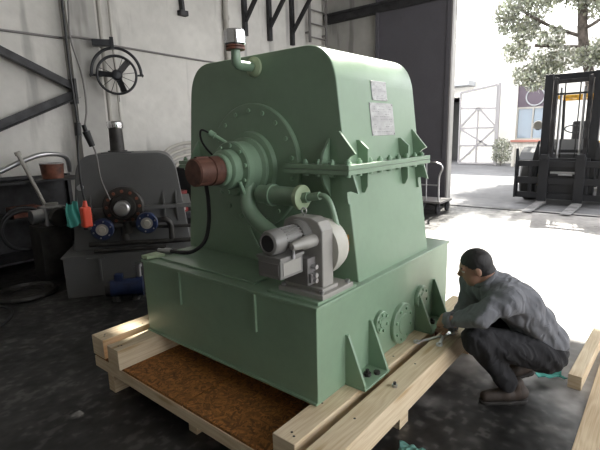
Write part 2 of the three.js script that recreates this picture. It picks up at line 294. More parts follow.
// lifting lugs and stiffening ribs above and below the flange; the corner ones are hooked
for (const sd of [1]) for (const [z, hook] of [[-0.372, 1], [-0.53, 0], [-0.985, 0], [-1.17, 1]]) {
  const w = (y) => half(y) - 0.012, o = FLX;
  const up = hook ? [[w(1.44), 1.431], [o - 0.028, 1.431], [o - 0.045, 1.455], [o - 0.03, 1.468], [o - 0.004, 1.482], [w(1.6) + 0.02, 1.592], [w(1.6), 1.592]] : [[w(1.44), 1.431], [o - 0.03, 1.431], [o - 0.03, 1.50], [w(1.56) + 0.03, 1.545], [w(1.56), 1.545]];
  const dn = hook ? [[w(1.38), 1.384], [w(1.25), 1.235], [w(1.25) + 0.03, 1.235], [o - 0.05, 1.27], [o - 0.052, 1.295], [o - 0.03, 1.30], [o + 0.012, 1.29], [o - 0.02, 1.384]] : [[w(1.38), 1.384], [w(1.28), 1.275], [w(1.28) + 0.03, 1.275], [o - 0.03, 1.31], [o - 0.03, 1.384]];
  for (const [nm, q] of [['upper_rib', up], ['lower_rib', dn]]) { const pts = q.map(([x, y]) => [XC + sd * x, y]); if (sd < 0) pts.reverse(); mesh(nm, poly(pts, 0.016, 0.002).translate(0, 0, z - 0.008), M.green, gb); }
}
for (const s of [-1, 1]) { // ribs on the front face
  const x = XC + s * 0.525;
  mesh('front_rib', [poly([[0.40, 1.431], [0.325, 1.431], [0.345, 1.49], [0.40, 1.56]].map(([a, b]) => [a, b]).reverse(), 0.016, 0.002).rotateY(Math.PI / 2).translate(x - 0.008, 0, 0)], M.green, gb);
  mesh('front_rib', [poly([[0.40, 1.384], [0.325, 1.384], [0.345, 1.33], [0.40, 1.26]].map(([a, b]) => [a, b]), 0.016, 0.002).rotateY(Math.PI / 2).translate(x - 0.008, 0, 0)], M.green, gb);
}
// bearing: big cover plate, stepped boss, rusty shaft
const AX = V(-0.745, 1.402, 0);
{ const at = AX, dk = mesh('bearing_plate', lathed([[0, -0.41], [0.36, -0.41], [0.36, -0.376], [0.354, -0.37], [0.205, -0.37], [0.2, -0.34], [0.165, -0.335], [0, -0.335]], 'z', at, 64), M.green, gb);
  for (let i = 0; i < 18; i++) { const t = (i + 0.5) / 18 * Math.PI * 2, c = V(at.x + 0.318 * Math.cos(t), at.y + 0.318 * Math.sin(t), -0.371); mesh('bolt', hexBolt(c, V(0, 0, 1), 0.013, 0.011), M.greenBolt, dk); }
  const bs = mesh('bearing_housing', lathed([[0, -0.336], [0.172, -0.336], [0.172, -0.315], [0.15, -0.305], [0.145, -0.25], [0.152, -0.245], [0.152, -0.21], [0.145, -0.203], [0.11, -0.2], [0.108, -0.15], [0.1, -0.143], [0.085, -0.14], [0, -0.14]], 'z', at, 56), M.green, gb);
  for (let i = 0; i < 10; i++) { const t = (i + 0.3) / 10 * Math.PI * 2; mesh('bolt', hexBolt(V(at.x + 0.13 * Math.cos(t), at.y + 0.13 * Math.sin(t), -0.204), V(0, 0, 1), 0.011, 0.012), M.greenBolt, bs); }
  mesh('shaft_collar', lathed([[0, -0.142], [0.088, -0.142], [0.09, -0.115], [0.084, -0.11], [0, -0.11]], 'z', at, 48), M.green, gb);
  mesh('input_shaft', lathed([[0, -0.12], [0.078, -0.12], [0.078, -0.052], [0.071, -0.048], [0.071, -0.042], [0.073, -0.038], [0.073, 0.042], [0.066, 0.05], [0, 0.05]], 'z', at, 48), M.rust, gb);
  mesh('shaft_key', box(at.x - 0.012, at.x + 0.012, at.y + 0.06, at.y + 0.08, -0.05, 0.03, 0.003), M.rust, gb);
  mesh('temperature_probe', [cyl(V(-0.82, 1.52, -0.3), V(-0.90, 1.585, -0.24), 0.011), cyl(V(-0.9, 1.585, -0.24), V(-0.925, 1.605, -0.222), 0.018)], M.greenBolt, gb);
  mesh('probe_cable', tube([[-0.92, 1.6, -0.225], [-0.97, 1.62, -0.2], [-1.0, 1.56, -0.22], [-1.0, 1.47, -0.3], [-1.0, 1.44, -0.37]], 0.006), M.black, gb);
}
// oil pipework on the front
mesh('oil_elbow', tube([[-0.665, 1.33, -0.26], [-0.645, 1.26, -0.235], [-0.625, 1.19, -0.22], [-0.565, 1.125, -0.22], [-0.48, 1.07, -0.23], [-0.36, 1.0, -0.24], [-0.25, 0.97, -0.24]], 0.043, 20, 48), M.green, gb);
mesh('elbow_strap', cyl(V(-0.635, 1.27, -0.2), V(-0.64, 1.34, -0.175), 0.01), M.greenBolt, gb);
{ const c = mesh('oil_cylinder', [cyl(V(-0.57, 1.268, -0.26), V(-0.30, 1.268, -0.26), 0.05, 0.05, 32), cyl(V(-0.50, 1.268, -0.26), V(-0.47, 1.268, -0.26), 0.06, 0.06, 32)], M.green, gb);
  mesh('end_flange', lathed([[0, -0.3], [0.058, -0.3], [0.064, -0.294], [0.064, -0.272], [0.05, -0.266], [0.0, -0.266]], 'x', V(0, 1.268, -0.26), 36), M.greenPale, c);
  mesh('nipple', [cyl(V(-0.27, 1.268, -0.26), V(-0.235, 1.272, -0.26), 0.03, 0.03, 6), cyl(V(-0.235, 1.272, -0.26), V(-0.165, 1.285, -0.26), 0.02)], M.green, c); }
mesh('suction_pipe', tube([[-0.17, 1.284, -0.26], [-0.14, 1.285, -0.262], [-0.115, 1.26, -0.268], [-0.085, 1.17, -0.275], [-0.07, 1.09, -0.28]], 0.014, 12, 30), M.green, gb);
mesh('drain_line', tube([[-0.92, 1.28, -0.39], [-0.86, 1.15, -0.385], [-0.78, 1.0, -0.38], [-0.72, 0.92, -0.375]], 0.007), M.green, gb);
mesh('front_hose', tube([[-0.95, 1.345, -0.25], [-1.03, 1.31, -0.26], [-1.05, 1.2, -0.28], [-1.06, 1.05, -0.28], [-1.09, 0.93, -0.26], [-1.16, 0.865, -0.22], [-1.25, 0.85, -0.19], [-1.33, 0.85, -0.17]], 0.0125, 10), M.black, gb);
mesh('hose_fitting', [cyl(V(-1.33, 0.85, -0.17), V(-1.38, 0.85, -0.155), 0.02, 0.02, 6), cyl(V(-1.38, 0.85, -0.155), V(-1.43, 0.852, -0.14), 0.013)], M.steel, gb);
// breather on the front of the hood
{ const b = mesh('breather_pipe', [cyl(V(-0.712, 1.955, -0.405), V(-0.712, 1.955, -0.29), 0.026), tube([[-0.712, 1.955, -0.3], [-0.712, 1.957, -0.275], [-0.712, 1.975, -0.262], [-0.712, 2.0, -0.26]], 0.026, 16), cyl(V(-0.712, 1.99, -0.26), V(-0.712, 2.04, -0.26), 0.025)], M.green, gb);
  mesh('weld_flange', lathed([[0, -0.41], [0.055, -0.41], [0.055, -0.385], [0.035, -0.372], [0, -0.372]], 'z', V(-0.712, 1.955, 0), 32), M.greenPale, b);
  mesh('gasket', lathed([[0, 2.03], [0.052, 2.03], [0.052, 2.04], [0.045, 2.042], [0.051, 2.046], [0.051, 2.053], [0, 2.053]], 'y', V(-0.712, 0, -0.26), 32), M.copper, b);
  mesh('breather_cap', lathed([[0, 2.053], [0.052, 2.053], [0.057, 2.06], [0.057, 2.122], [0.051, 2.13], [0, 2.133]], 'y', V(-0.712, 0, -0.26), 40), M.chrome, b); }
// nameplates on the sloping side
{ const slope = Math.atan(0.128);
  const plateTex = dataTex(256, 256, (u, v) => { const k = 0.62 + 0.18 * (fbm(u * 6, v * 6, 601, 4) - 0.5); const row = Math.floor(v * 13), inRow = (v * 13) % 1; const on = inRow > 0.35 && inRow < 0.62 && hash(Math.floor(u * 46), row, 5) > 0.5 && u > 0.1 && u < 0.9 && row > 0 && row < 12 && hash(Math.floor(u * 5), row, 8) > 0.3; return g1(on ? k - 0.13 : k); }, true);
  M.plate = std('aluminium_nameplate', { map: plateTex, roughness: 0.38, metalness: 0.55 });
  for (const [z0, z1, y0, y1] of [[-0.887, -0.722, 1.752, 1.858], [-0.94, -0.684, 1.562, 1.74]]) {
    const g = new RoundedBoxGeometry(0.004, y1 - y0, z1 - z0, 1, 0.0015); const o = mesh('nameplate', g, M.plate); scene.remove(o); o.name = 'nameplate';
    const p = o.geometry.attributes.position, uv = o.geometry.attributes.uv; for (let i = 0; i < p.count; i++) uv.setXY(i, 0.5 - p.getZ(i) / (z1 - z0), 0.5 + p.getY(i) / (y1 - y0));
    const y = (y0 + y1) / 2; o.position.set(XC + half(y) + 0.002 + 0.7, y - 0.344, (z0 + z1) / 2 + 0.75); o.rotation.z = slope; gb.add(o);
    for (const a of [-1, 1]) for (const b of [-1, 1]) { const r = mesh('rivet', new THREE.SphereGeometry(0.004, 8, 6), M.steel, o); r.position.set(0.002, a * ((y1 - y0) / 2 - 0.008), b * ((z1 - z0) / 2 - 0.008)); }
  } }
// base gussets with their foot plates, and the round covers
for (const sd of [0, 1]) for (const zz of [[-0.235, -0.455], [-1.02, -1.275]]) {
  const X = (x) => sd ? -1.4 - x : x;
  for (const z of zz) { const q = [[X(-0.004), 0.356], [X(0.112), 0.356], [X(0.112), 0.372], [X(0.016), 0.612], [X(-0.004), 0.612]]; if (sd) q.reverse(); mesh('gusset', poly(q, 0.016, 0.002).translate(0, 0, z - 0.008), M.green, gb); }
  const fp = mesh('foot_plate', box(Math.min(X(-0.004), X(0.118)), Math.max(X(-0.004), X(0.118)), 0.345, 0.358, zz[1] - 0.012, zz[0] + 0.012, 0.002), M.green, gb);
  const zc = (zz[0] + zz[1]) / 2; mesh('anchor_bolt', [hexBolt(V(X(0.055), 0.358, zc), V(0, 1, 0), 0.02, 0.018), cyl(V(X(0.055), 0.376, zc), V(X(0.055), 0.392, zc), 0.01, 0.01, 10)], M.oldDark, fp);
}
for (const [z, y, r, n] of [[-0.557, 0.565, 0.062, 6], [-0.806, 0.47, 0.122, 8], [-1.065, 0.552, 0.075, 6]]) {
  const c = mesh('inspection_cover', lathed([[0, -0.005], [r, -0.005], [r, 0.02], [r - 0.004, 0.024], [r * 0.5, 0.024], [r * 0.47, 0.03], [0, 0.03]], 'x', V(0, y, z), 40), M.green, gb);
  for (let i = 0; i < n; i++) { const t = (i + 0.4) / n * Math.PI * 2; mesh('bolt', hexBolt(V(0.0235, y + r * 0.76 * Math.sin(t), z + r * 0.76 * Math.cos(t)), V(1, 0, 0), 0.0095, 0.01), M.greenBolt, c); }
}
for (const x of [-1.012, -0.385]) mesh('front_stiffener', [box(x - 0.008, x + 0.008, 0.61, 0.81, -0.002, 0.013, 0.003)], M.green, gb);
mesh('bottom_lip', [box(-1.4, 0, 0.345, 0.357, -0.002, 0.012, 0.002)], M.green, gb);
// raised pad along the ledge under the pump
mesh('ledge_pad', [box(-0.32, -0.004, 0.828, 0.842, -0.34, -0.02, 0.003), box(-1.3, -0.45, 0.828, 0.84, -0.3, -0.06, 0.003)], M.green, gb);

// motor pump bolted to the ledge, its axis along z
{
  const mo = new THREE.Group(); mo.name = 'oil_pump_motor'; mo.userData.label = 'small grey geared oil pump motor on the base ledge'; gb.add(mo); origin.set(mo, origin.get(gb));
  mesh('foot', [box(-0.27, 0.0, 0.842, 0.866, -0.30, -0.05, 0.004), box(-0.25, -0.02, 0.866, 0.885, -0.20, -0.075, 0.004)], M.greyLight, mo);
  for (const [x, z] of [[-0.02, -0.07], [-0.02, -0.28], [-0.25, -0.07]]) mesh('bolt', hexBolt(V(x, 0.866, z), V(0, 1, 0), 0.012, 0.014), M.steel, mo);
  mesh('gear_case', [poly([[-0.27, 0.88], [-0.035, 0.88], [-0.035, 1.15], [-0.06, 1.19], [-0.1, 1.205], [-0.22, 1.205], [-0.26, 1.185], [-0.27, 1.15]], 0.085, 0.006).translate(0, 0, -0.185)], M.greyLight, mo);
  mesh('rounded_cover', lathed([[0, -0.345], [0.06, -0.343], [0.1, -0.33], [0.128, -0.3], [0.14, -0.26], [0.142, -0.2], [0.148, -0.195], [0.148, -0.183], [0, -0.183]], 'z', V(-0.152, 1.04, 0), 48), M.cream, mo);
  mesh('shaft_nut', [cyl(V(-0.152, 1.04, -0.345), V(-0.152, 1.04, -0.375), 0.03, 0.03, 6), cyl(V(-0.152, 1.04, -0.375), V(-0.152, 1.04, -0.39), 0.018, 0.018, 12)], M.brass, mo);
  for (let i = 0; i < 3; i++) mesh('shaft_nut', hexBolt(V(-0.075, 1.075 - i * 0.03, -0.325), V(1, 0, -0.8), 0.013, 0.03), M.brass, mo);
  const mc = V(-0.165, 1.122, 0);
  const ms = mesh('motor_shell', [cyl(V(mc.x, mc.y, -0.1), V(mc.x, mc.y, 0.065), 0.048, 0.048, 32)], M.grey, mo);
  for (let i = 0; i < 20; i++) { const t = i / 20 * Math.PI * 2, g = box(-0.0025, 0.0025, 0.045, 0.055, -0.06, 0.046); g.rotateZ(t).translate(mc.x, mc.y, 0); mesh('cooling_fin', g, M.grey, mo); }
  mesh('fan_cowl', lathed([[0.0, 0.05], [0.055, 0.05], [0.057, 0.054], [0.057, 0.105], [0.051, 0.118], [0.04, 0.124], [0.038, 0.118], [0.0, 0.116]], 'z', mc, 40), M.grey, mo);
  mesh('fan_grille', lathed([[0, 0.1165], [0.037, 0.1185], [0.037, 0.121], [0, 0.119]], 'z', mc, 24), M.black, mo);
  mesh('end_shield', lathed([[0, -0.105], [0.075, -0.105], [0.075, -0.075], [0.06, -0.06], [0, -0.06]], 'z', mc, 36), M.grey, mo);
  mesh('lifting_eye', [new THREE.TorusGeometry(0.014, 0.004, 8, 18).translate(-0.17, 1.228, -0.14), cyl(V(-0.17, 1.2, -0.14), V(-0.17, 1.216, -0.14), 0.006)], M.steel, mo);
  const ga = mesh('gauge_barrel', lathed([[0, -0.1], [0.03, -0.1], [0.03, -0.03], [0.024, -0.02], [0.02, 0.04], [0.014, 0.055], [0, 0.057]], 'z', V(-0.085, 1.105, 0), 28), M.greyLight, mo);
  mesh('tap_lever', [cyl(V(-0.085, 1.105, 0.04), V(-0.085, 1.06, 0.045), 0.006), cyl(V(-0.085, 1.064, 0.045), V(-0.085, 1.05, 0.047), 0.009)], M.steel, mo);
  const tb = mesh('terminal_box', box(-0.235, -0.1, 0.965, 1.055, -0.04, 0.115, 0.006), M.grey, mo);
  mesh('box_lid', box(-0.241, -0.094, 1.05, 1.064, -0.044, 0.119, 0.003), M.grey, mo);
  mesh('rating_plate', box(-0.225, -0.11, 0.98, 1.035, 0.115, 0.118, 0.001), M.conduit, mo);
  mesh('side_plate', box(-0.1, -0.096, 0.98, 1.04, -0.02, 0.1, 0.001), M.greyLight, mo);
  const vb = mesh('valve_block', [box(-0.22, -0.075, 0.90, 1.03, -0.1, -0.04, 0.004), box(-0.1, -0.06, 0.915, 0.96, -0.095, -0.045, 0.004)], M.conduit, mo);
  for (const y of [0.925, 0.95, 0.99]) mesh('plug', cyl(V(-0.075, y, -0.07), V(-0.045, y, -0.07), 0.011, 0.011, 12), M.steel, mo);
}

// ================= TIMBER SKID =================
{
  const sk = thing('timber_skid', 'pale pine beam skid with brown strand-board deck carrying the green machine', 'pallet', V(-0.7, 0, -0.6));
  for (const [x0, x1, z1] of [[-1.64, -1.495, 0.272], [-1.41, -1.282, 0.29], [-0.04, 0.085, 0.27], [0.135, 0.262, 0.275]]) {
    const b = mesh('beam', box(x0, x1, 0.214, 0.3435, -1.75, z1, 0.004), M.pine, sk, 'z');
    for (const z of [z1 - 0.04, z1 - 0.055, z1 - 0.3, z1 - 0.9]) { const x = mix(x0, x1, rr(0.25, 0.75)); mesh('screw', cyl(V(x, 0.34, z), V(x, 0.3438, z), 0.006, 0.006, 8), M.oldDark, b); }
  }
  // deck of two boards, edge boards, blocks
  mesh('deck_board', box(-1.64, -0.705, 0.196, 0.212, -1.72, 0.262, 0.002), M.osb, sk);
  mesh('deck_board', box(-0.695, 0.2, 0.196, 0.212, -1.72, 0.262, 0.002), M.osb, sk);
  mesh('edge_board', box(-1.64, 0.262, 0.125, 0.196, 0.215, 0.268, 0.003), M.pine, sk, 'x');
  for (const z of [-0.55, -1.15, -1.72]) mesh('cross_board', box(-1.64, 0.19, 0.125, 0.196, z, z + 0.1, 0.003), M.pine, sk, 'x');
  for (const [x0, x1, z0, z1] of [[-1.50, -1.425, 0.02, 0.262], [-0.75, -0.68, 0.0, 0.2], [0.1, 0.165, -0.6, -0.5], [-1.5, -1.43, -1.7, -1.5], [-0.75, -0.68, -1.7, -1.5], [0.1, 0.165, -1.7, -1.55]])
    mesh('block', box(x0, x1, 0.0, 0.125, z0, z1, 0.003), M.pine2, sk, 'z');
}

// ================= LEFT SIDE OF THE WORKSHOP =================
// column and things fixed to the left wall
struct('trim_3', box(-5.6, -5.4, 0, RY, -1.96, -1.56), M.plasterGrey, null, 'square plastered column on the left wall');
{ const b = (y0, z0, y1, z1, lab) => { const dir = V(0, y1 - y0, z1 - z0).normalize(), n = V(0, -dir.z, dir.y); const A = V(-5.5, y0, z0), B = V(-5.5, y1, z1);
    tag(mesh('wall_brace', [bar(A, B, 0.012, 0.12), bar(A.clone().add(V(0.05, 0, 0)).addScaledVector(n, 0.055), B.clone().add(V(0.05, 0, 0)).addScaledVector(n, 0.055), 0.1, 0.012)], M.darkSteel), lab, 'brace'); };
  b(2.30, -1.6, 3.5, 1.0, 'dark steel angle brace rising leftwards from the wall column');
  b(2.22, -1.6, 1.1, 1.0, 'dark steel angle brace falling leftwards from the wall column');
  tag(mesh('brace_plate', [box(-5.59, -5.39, 2.08, 2.42, -1.58, -1.545, 0.003)], M.darkSteel), 'dark gusset plate on the column where the two braces meet', 'plate');
}
{ const q = [[-5.575, 2.96, 2], [-5.575, 2.97, -1.535], [-5.375, 2.97, -1.535], [-5.375, 2.97, -1.985], [-5.575, 2.97, -1.985], [-5.575, 2.9, -4.48]].map((a) => V(...a)); // bent round the column
  tag(mesh('conduit', q.slice(1).map((b, i) => cyl(q[i], b, 0.016, 0.016, 10))), 'thin dark conduit running level along the left wall', 'pipe').material = M.conduit; }
tag(mesh('drain_pipe', [cyl(V(-5.54, 0, -4.56), V(-5.54, RY, -4.56), 0.05), cyl(V(-5.54, 3.7, -4.56), V(-5.54, 3.76, -4.56), 0.062)], M.beige), 'beige vertical pipe on the left wall behind the chrome breather cap', 'pipe');
tag(mesh('conduit_riser', cyl(V(-5.54, 1.4, -2.26), V(-5.54, RY, -2.26), 0.016), M.beige), 'thin vertical riser on the left wall behind the fan', 'pipe');
tag(mesh('edge_pipe', cyl(V(-5.45, 0, -2.05), V(-5.45, RY, -2.05), 0.03), M.beige), 'beige vertical pipe along the corner of the wall column', 'pipe');
tag(mesh('hanger_strut', [bar(V(-5.56, 3.66, -3.6), V(-5.5, 4.6, -3.5), 0.09, 0.05), box(-5.6, -5.5, 3.6, 3.68, -3.68, -3.52, 0.004)], M.darkSteel), 'dark strut hanging at the top of the left wall, left of the beige pipe', 'bracket');
[[-5.06, 'nearest of three dark triangular wall brackets, beside the beige pipe'], [-5.76, 'middle of three dark triangular wall brackets high on the left wall'], [-6.48, 'farthest of three dark triangular wall brackets, beside the ladder']].forEach(([z, lab]) => {
  const k = thing('wall_bracket', lab, 'bracket', V(-5.6, 3.48, z), 'triangular brackets high on the left wall');
  mesh('upright', box(-5.599, -5.52, 3.48, 4.95, z - 0.045, z + 0.045, 0.004), M.darkSteel, k);
  mesh('diagonal', bar(V(-5.54, 3.75, z), V(-4.6, 4.85, z), 0.06, 0.07), M.darkSteel, k);
  mesh('arm', box(-5.52, -4.5, 4.85, 4.95, z - 0.045, z + 0.045, 0.004), M.darkSteel, k);
});
{ const l = thing('wall_ladder', 'dark fixed steel ladder high in the corner of the left wall', 'ladder', V(-5.5, 3.6, -7.35));
  for (const z of [-7.0, -7.62]) { mesh('rail', box(-5.5, -5.46, 3.6, RY - 0.05, z - 0.03, z + 0.03, 0.003), M.conduit, l); mesh('standoff', box(-5.6, -5.49, 3.8, 3.84, z - 0.02, z + 0.02), M.conduit, l); }
  for (let y = 3.72; y < 6.4; y += 0.29) mesh('rung', cyl(V(-5.48, y, -7.0), V(-5.48, y, -7.62), 0.018, 0.018, 10), M.conduit, l); }
// wall fan, facing into the hall
{ const f = localThing('wall_fan', 'black industrial wall fan with round guard beside the column', 'fan', V(-5.08, 2.47, -2.02), 1.05);
  f.scale.setScalar(0.88);
  mesh('guard_ring', [new THREE.TorusGeometry(0.295, 0.02, 10, 56), new THREE.TorusGeometry(0.295, 0.011, 8, 56).translate(0, 0, -0.1)], M.blackPaint, f);
  for (let i = 0; i < 12; i++) { const t = i / 12 * Math.PI * 2 + 0.13; mesh('guard_wire', cyl(V(0.06 * Math.cos(t), 0.06 * Math.sin(t), 0.02), V(0.29 * Math.cos(t), 0.29 * Math.sin(t), 0.0), 0.0045, 0.0045, 6), M.darkSteel, f); }
  for (let i = 0; i < 4; i++) { const t = i / 4 * Math.PI * 2 + 0.7; mesh('guard_strut', cyl(V(0.295 * Math.cos(t), 0.295 * Math.sin(t), 0.0), V(0.295 * Math.cos(t), 0.295 * Math.sin(t), -0.1), 0.006, 0.006, 6), M.blackPaint, f); }
  for (const a of [0.85, 3.05, 5.05]) { const g = new THREE.BoxGeometry(0.25, 0.1, 0.008); g.rotateX(0.5).translate(0.15, 0, -0.04).rotateZ(a); mesh('blade', g, M.blackPaint, f); }
  mesh('hub', lathed([[0, -0.22], [0.07, -0.22], [0.085, -0.1], [0.085, 0.0], [0.06, 0.03], [0, 0.035]], 'z', V(0, 0, 0), 28), M.blackPaint, f);
  const arc = []; for (let i = 0; i <= 20; i++) { const t = mix(-0.05, Math.PI * 1.02, i / 20); arc.push([0.375 * Math.cos(t), 0.40 * Math.sin(t) + 0.02, -0.05]); }
  mesh('yoke', tube(arc, 0.024, 8, 48), M.blackPaint, f);
  for (const s of [-1, 1]) mesh('pivot', [cyl(V(s * 0.29, 0, -0.05), V(s * 0.41, 0, -0.05), 0.016), cyl(V(s * 0.385, 0, -0.05), V(s * 0.40, 0, -0.05), 0.03)], M.blackPaint, f);
  mesh('mounting_arm', [box(-0.32, -0.02, 0.44, 0.54, -0.13, 0.0, 0.01), box(-0.06, 0.0, 0.4, 0.58, -0.1, 0.0, 0.006), cyl(V(-0.2, 0.5, -0.12), V(-0.2, 0.5, -0.42), 0.035)], M.blackPaint, f);
  mesh('pull_chain', cyl(V(0, -0.3, -0.02), V(0, -0.42, -0.02), 0.005, 0.005, 6), M.darkSteel, f);
}
// grey machine of the same kind, turned towards the aisle
{
  const g = localThing('gear_reducer', 'old dark grey gear reducer with blue pump rings, against the left wall', 'machine', V(-3.446, 0, -0.319), 55 * Math.PI / 180);
  mesh('base_tank', box(0, 1.36, 0.0, 0.415, -1.15, 0, 0.006), M.oldGrey, g);
  mesh('base_top_plate', box(-0.015, 1.375, 0.415, 0.432, -1.165, 0.015, 0.004), M.oldGrey, g);
  for (const x of [0.34, 1.05]) { mesh('base_rib', [box(x - 0.012, x + 0.012, 0.16, 0.40, 0, 0.03, 0.004), box(x - 0.12, x + 0.05, 0.392, 0.41, 0, 0.03, 0.003)], M.oldGrey, g); }
  const s = new THREE.Shape(); s.moveTo(0.06, 0.432); s.lineTo(1.26, 0.432); s.lineTo(1.165, 1.22); s.bezierCurveTo(1.14, 1.36, 1.08, 1.43, 0.95, 1.43); s.lineTo(0.36, 1.43); s.bezierCurveTo(0.25, 1.43, 0.18, 1.36, 0.16, 1.22); s.closePath();
  mesh('housing', poly(s, 0.75, 0.006).translate(0, 0, -1.0), M.oldGrey, g);
  mesh('flange', [box(0.04, 1.29, 0.83, 0.875, -1.04, -0.2, 0.003)], M.oldGrey, g);
  for (const x of [0.14, 0.27, 1.0, 1.13]) { mesh('rib', poly([[0.25, 0.875], [0.2, 0.875], [0.21, 0.93], [0.25, 1.02]].reverse(), 0.016, 0.002).rotateY(Math.PI / 2).translate(x, 0, 0), M.oldGrey, g); mesh('rib', poly([[0.25, 0.83], [0.2, 0.83], [0.21, 0.77], [0.25, 0.68]], 0.016, 0.002).rotateY(Math.PI / 2).translate(x, 0, 0), M.oldGrey, g); }
  mesh('bearing_cover', lathed([[0, -0.26], [0.205, -0.26], [0.205, -0.17], [0.19, -0.155], [0.13, -0.155], [0.12, -0.12], [0, -0.12]], 'z', V(0.6, 0.885, 0), 48), M.oldDark, g);
  for (let i = 0; i < 12; i++) { const t = i / 12 * Math.PI * 2; mesh('cover_bolt', hexBolt(V(0.6 + 0.162 * Math.cos(t), 0.885 + 0.162 * Math.sin(t), -0.156), V(0, 0, 1), 0.018, 0.016), M.copper, g); }
  mesh('shaft_end', lathed([[0, -0.13], [0.075, -0.13], [0.075, 0.0], [0.06, 0.012], [0.03, 0.014], [0.03, 0.03], [0, 0.032]], 'z', V(0.6, 0.885, 0), 36), M.steel, g);
  for (const [x, y] of [[0.4, 0.69], [0.83, 0.725]]) {
    mesh('pump_ring', lathed([[0.06, -0.02], [0.06, 0.0], [0.1, 0.0], [0.108, -0.01], [0.108, -0.08], [0.08, -0.1], [0.08, -0.24]], 'z', V(x, y, 0.03), 40), M.blue, g);
    mesh('pump_face', lathed([[0, 0.015], [0.03, 0.015], [0.035, 0.005], [0.062, 0.003], [0.062, -0.05]], 'z', V(x, y, 0.02), 32), M.beige, g);
    for (let i = 0; i < 6; i++) { const t = i / 6 * Math.PI * 2 + 0.3; mesh('pump_bolt', hexBolt(V(x + 0.085 * Math.cos(t), y + 0.085 * Math.sin(t), 0.03), V(0, 0, 1), 0.008, 0.008), M.steel, g); }
  }
  mesh('cross_pipe', [cyl(V(0.5, 0.70, -0.08), V(0.74, 0.71, -0.08), 0.032), cyl(V(0.6, 0.69, -0.08), V(0.6, 0.5, -0.08), 0.04), cyl(V(0.63, 0.74, -0.08), V(0.63, 0.62, -0.08), 0.05)], M.oldDark, g);
  mesh('outlet_pipe', [tube([[0.93, 0.73, -0.08], [1.02, 0.73, -0.06], [1.06, 0.68, -0.06], [1.06, 0.5, -0.06]], 0.03, 12), cyl(V(0.92, 0.66, -0.1), V(1.34, 0.64, -0.1), 0.018)], M.oldDark, g);
  mesh('front_rail', [cyl(V(0.25, 0.53, -0.05), V(1.3, 0.5, -0.05), 0.025), cyl(V(0.3, 0.47, 0.0), V(1.0, 0.46, 0.0), 0.02)], M.oldDark, g);
  mesh('breather_pipe', [cyl(V(0.57, 1.42, -0.45), V(0.57, 1.69, -0.45), 0.075, 0.068, 28), cyl(V(0.57, 1.43, -0.45), V(0.57, 1.46, -0.45), 0.1)], M.oldDark, g);
  mesh('breather_cap', lathed([[0, 1.69], [0.08, 1.69], [0.085, 1.7], [0.085, 1.75], [0.07, 1.765], [0, 1.77]], 'y', V(0.57, 0, -0.45), 28), M.chrome, g);
  mesh('lifting_plate', box(0.42, 0.72, 1.43, 1.445, -0.6, -0.32, 0.003), M.oldGrey, g);
  mesh('cable_gland', cyl(V(0.2, 1.1, -0.25), V(0.2, 1.1, -0.2), 0.03), M.steel, g);
}
// pendant control hanging on its cable from the crane
{ const c = thing('pendant_control', 'red pendant control hanging on a cable before the grey machine', 'control', V(-3.16, 0.74, -0.475));
  mesh('control_box', [box(-3.2, -3.12, 0.75, 0.95, -0.52, -0.43, 0.02), cyl(V(-3.16, 0.94, -0.475), V(-3.16, 1.01, -0.48), 0.03, 0.014)], M.red, c);
  mesh('cable', tube([[-3.16, 1.0, -0.48], [-3.17, 1.2, -0.47], [-3.2, 1.5, -0.494], [-3.2, 1.67, -0.517], [-3.2, 2.25, -0.51], [-3.2, 2.82, -0.515], [-3.2, RY, -0.5]], 0.011, 8, 80), M.black, c);
  mesh('end_cap', cyl(V(-3.16, 0.73, -0.475), V(-3.16, 0.752, -0.475), 0.035), M.black, c); }
{ const c = thing('hanging_cable', 'grey power cable hanging behind the red pendant control', 'cable', V(-3.2, 0.95, -0.75));
  mesh('wire', tube([[-3.2, RY, -0.6], [-3.2, 2.82, -0.571], [-3.2, 2.5, -0.55], [-3.2, 2.17, -0.617], [-3.2, 1.85, -0.62], [-3.2, 1.67, -0.583], [-3.2, 1.48, -0.657], [-3.2, 1.2, -0.68], [-3.2, 0.98, -0.751]], 0.009, 8, 90), M.conduit, c);
  mesh('plug', [cyl(V(-3.2, 1.66, -0.59), V(-3.2, 1.52, -0.635), 0.035, 0.028), cyl(V(-3.2, 1.72, -0.575), V(-3.2, 1.66, -0.59), 0.02)], M.black, c);
  mesh('socket', cyl(V(-3.2, 1.74, -0.52), V(-3.2, 1.62, -0.515), 0.028, 0.03), M.black, c); }
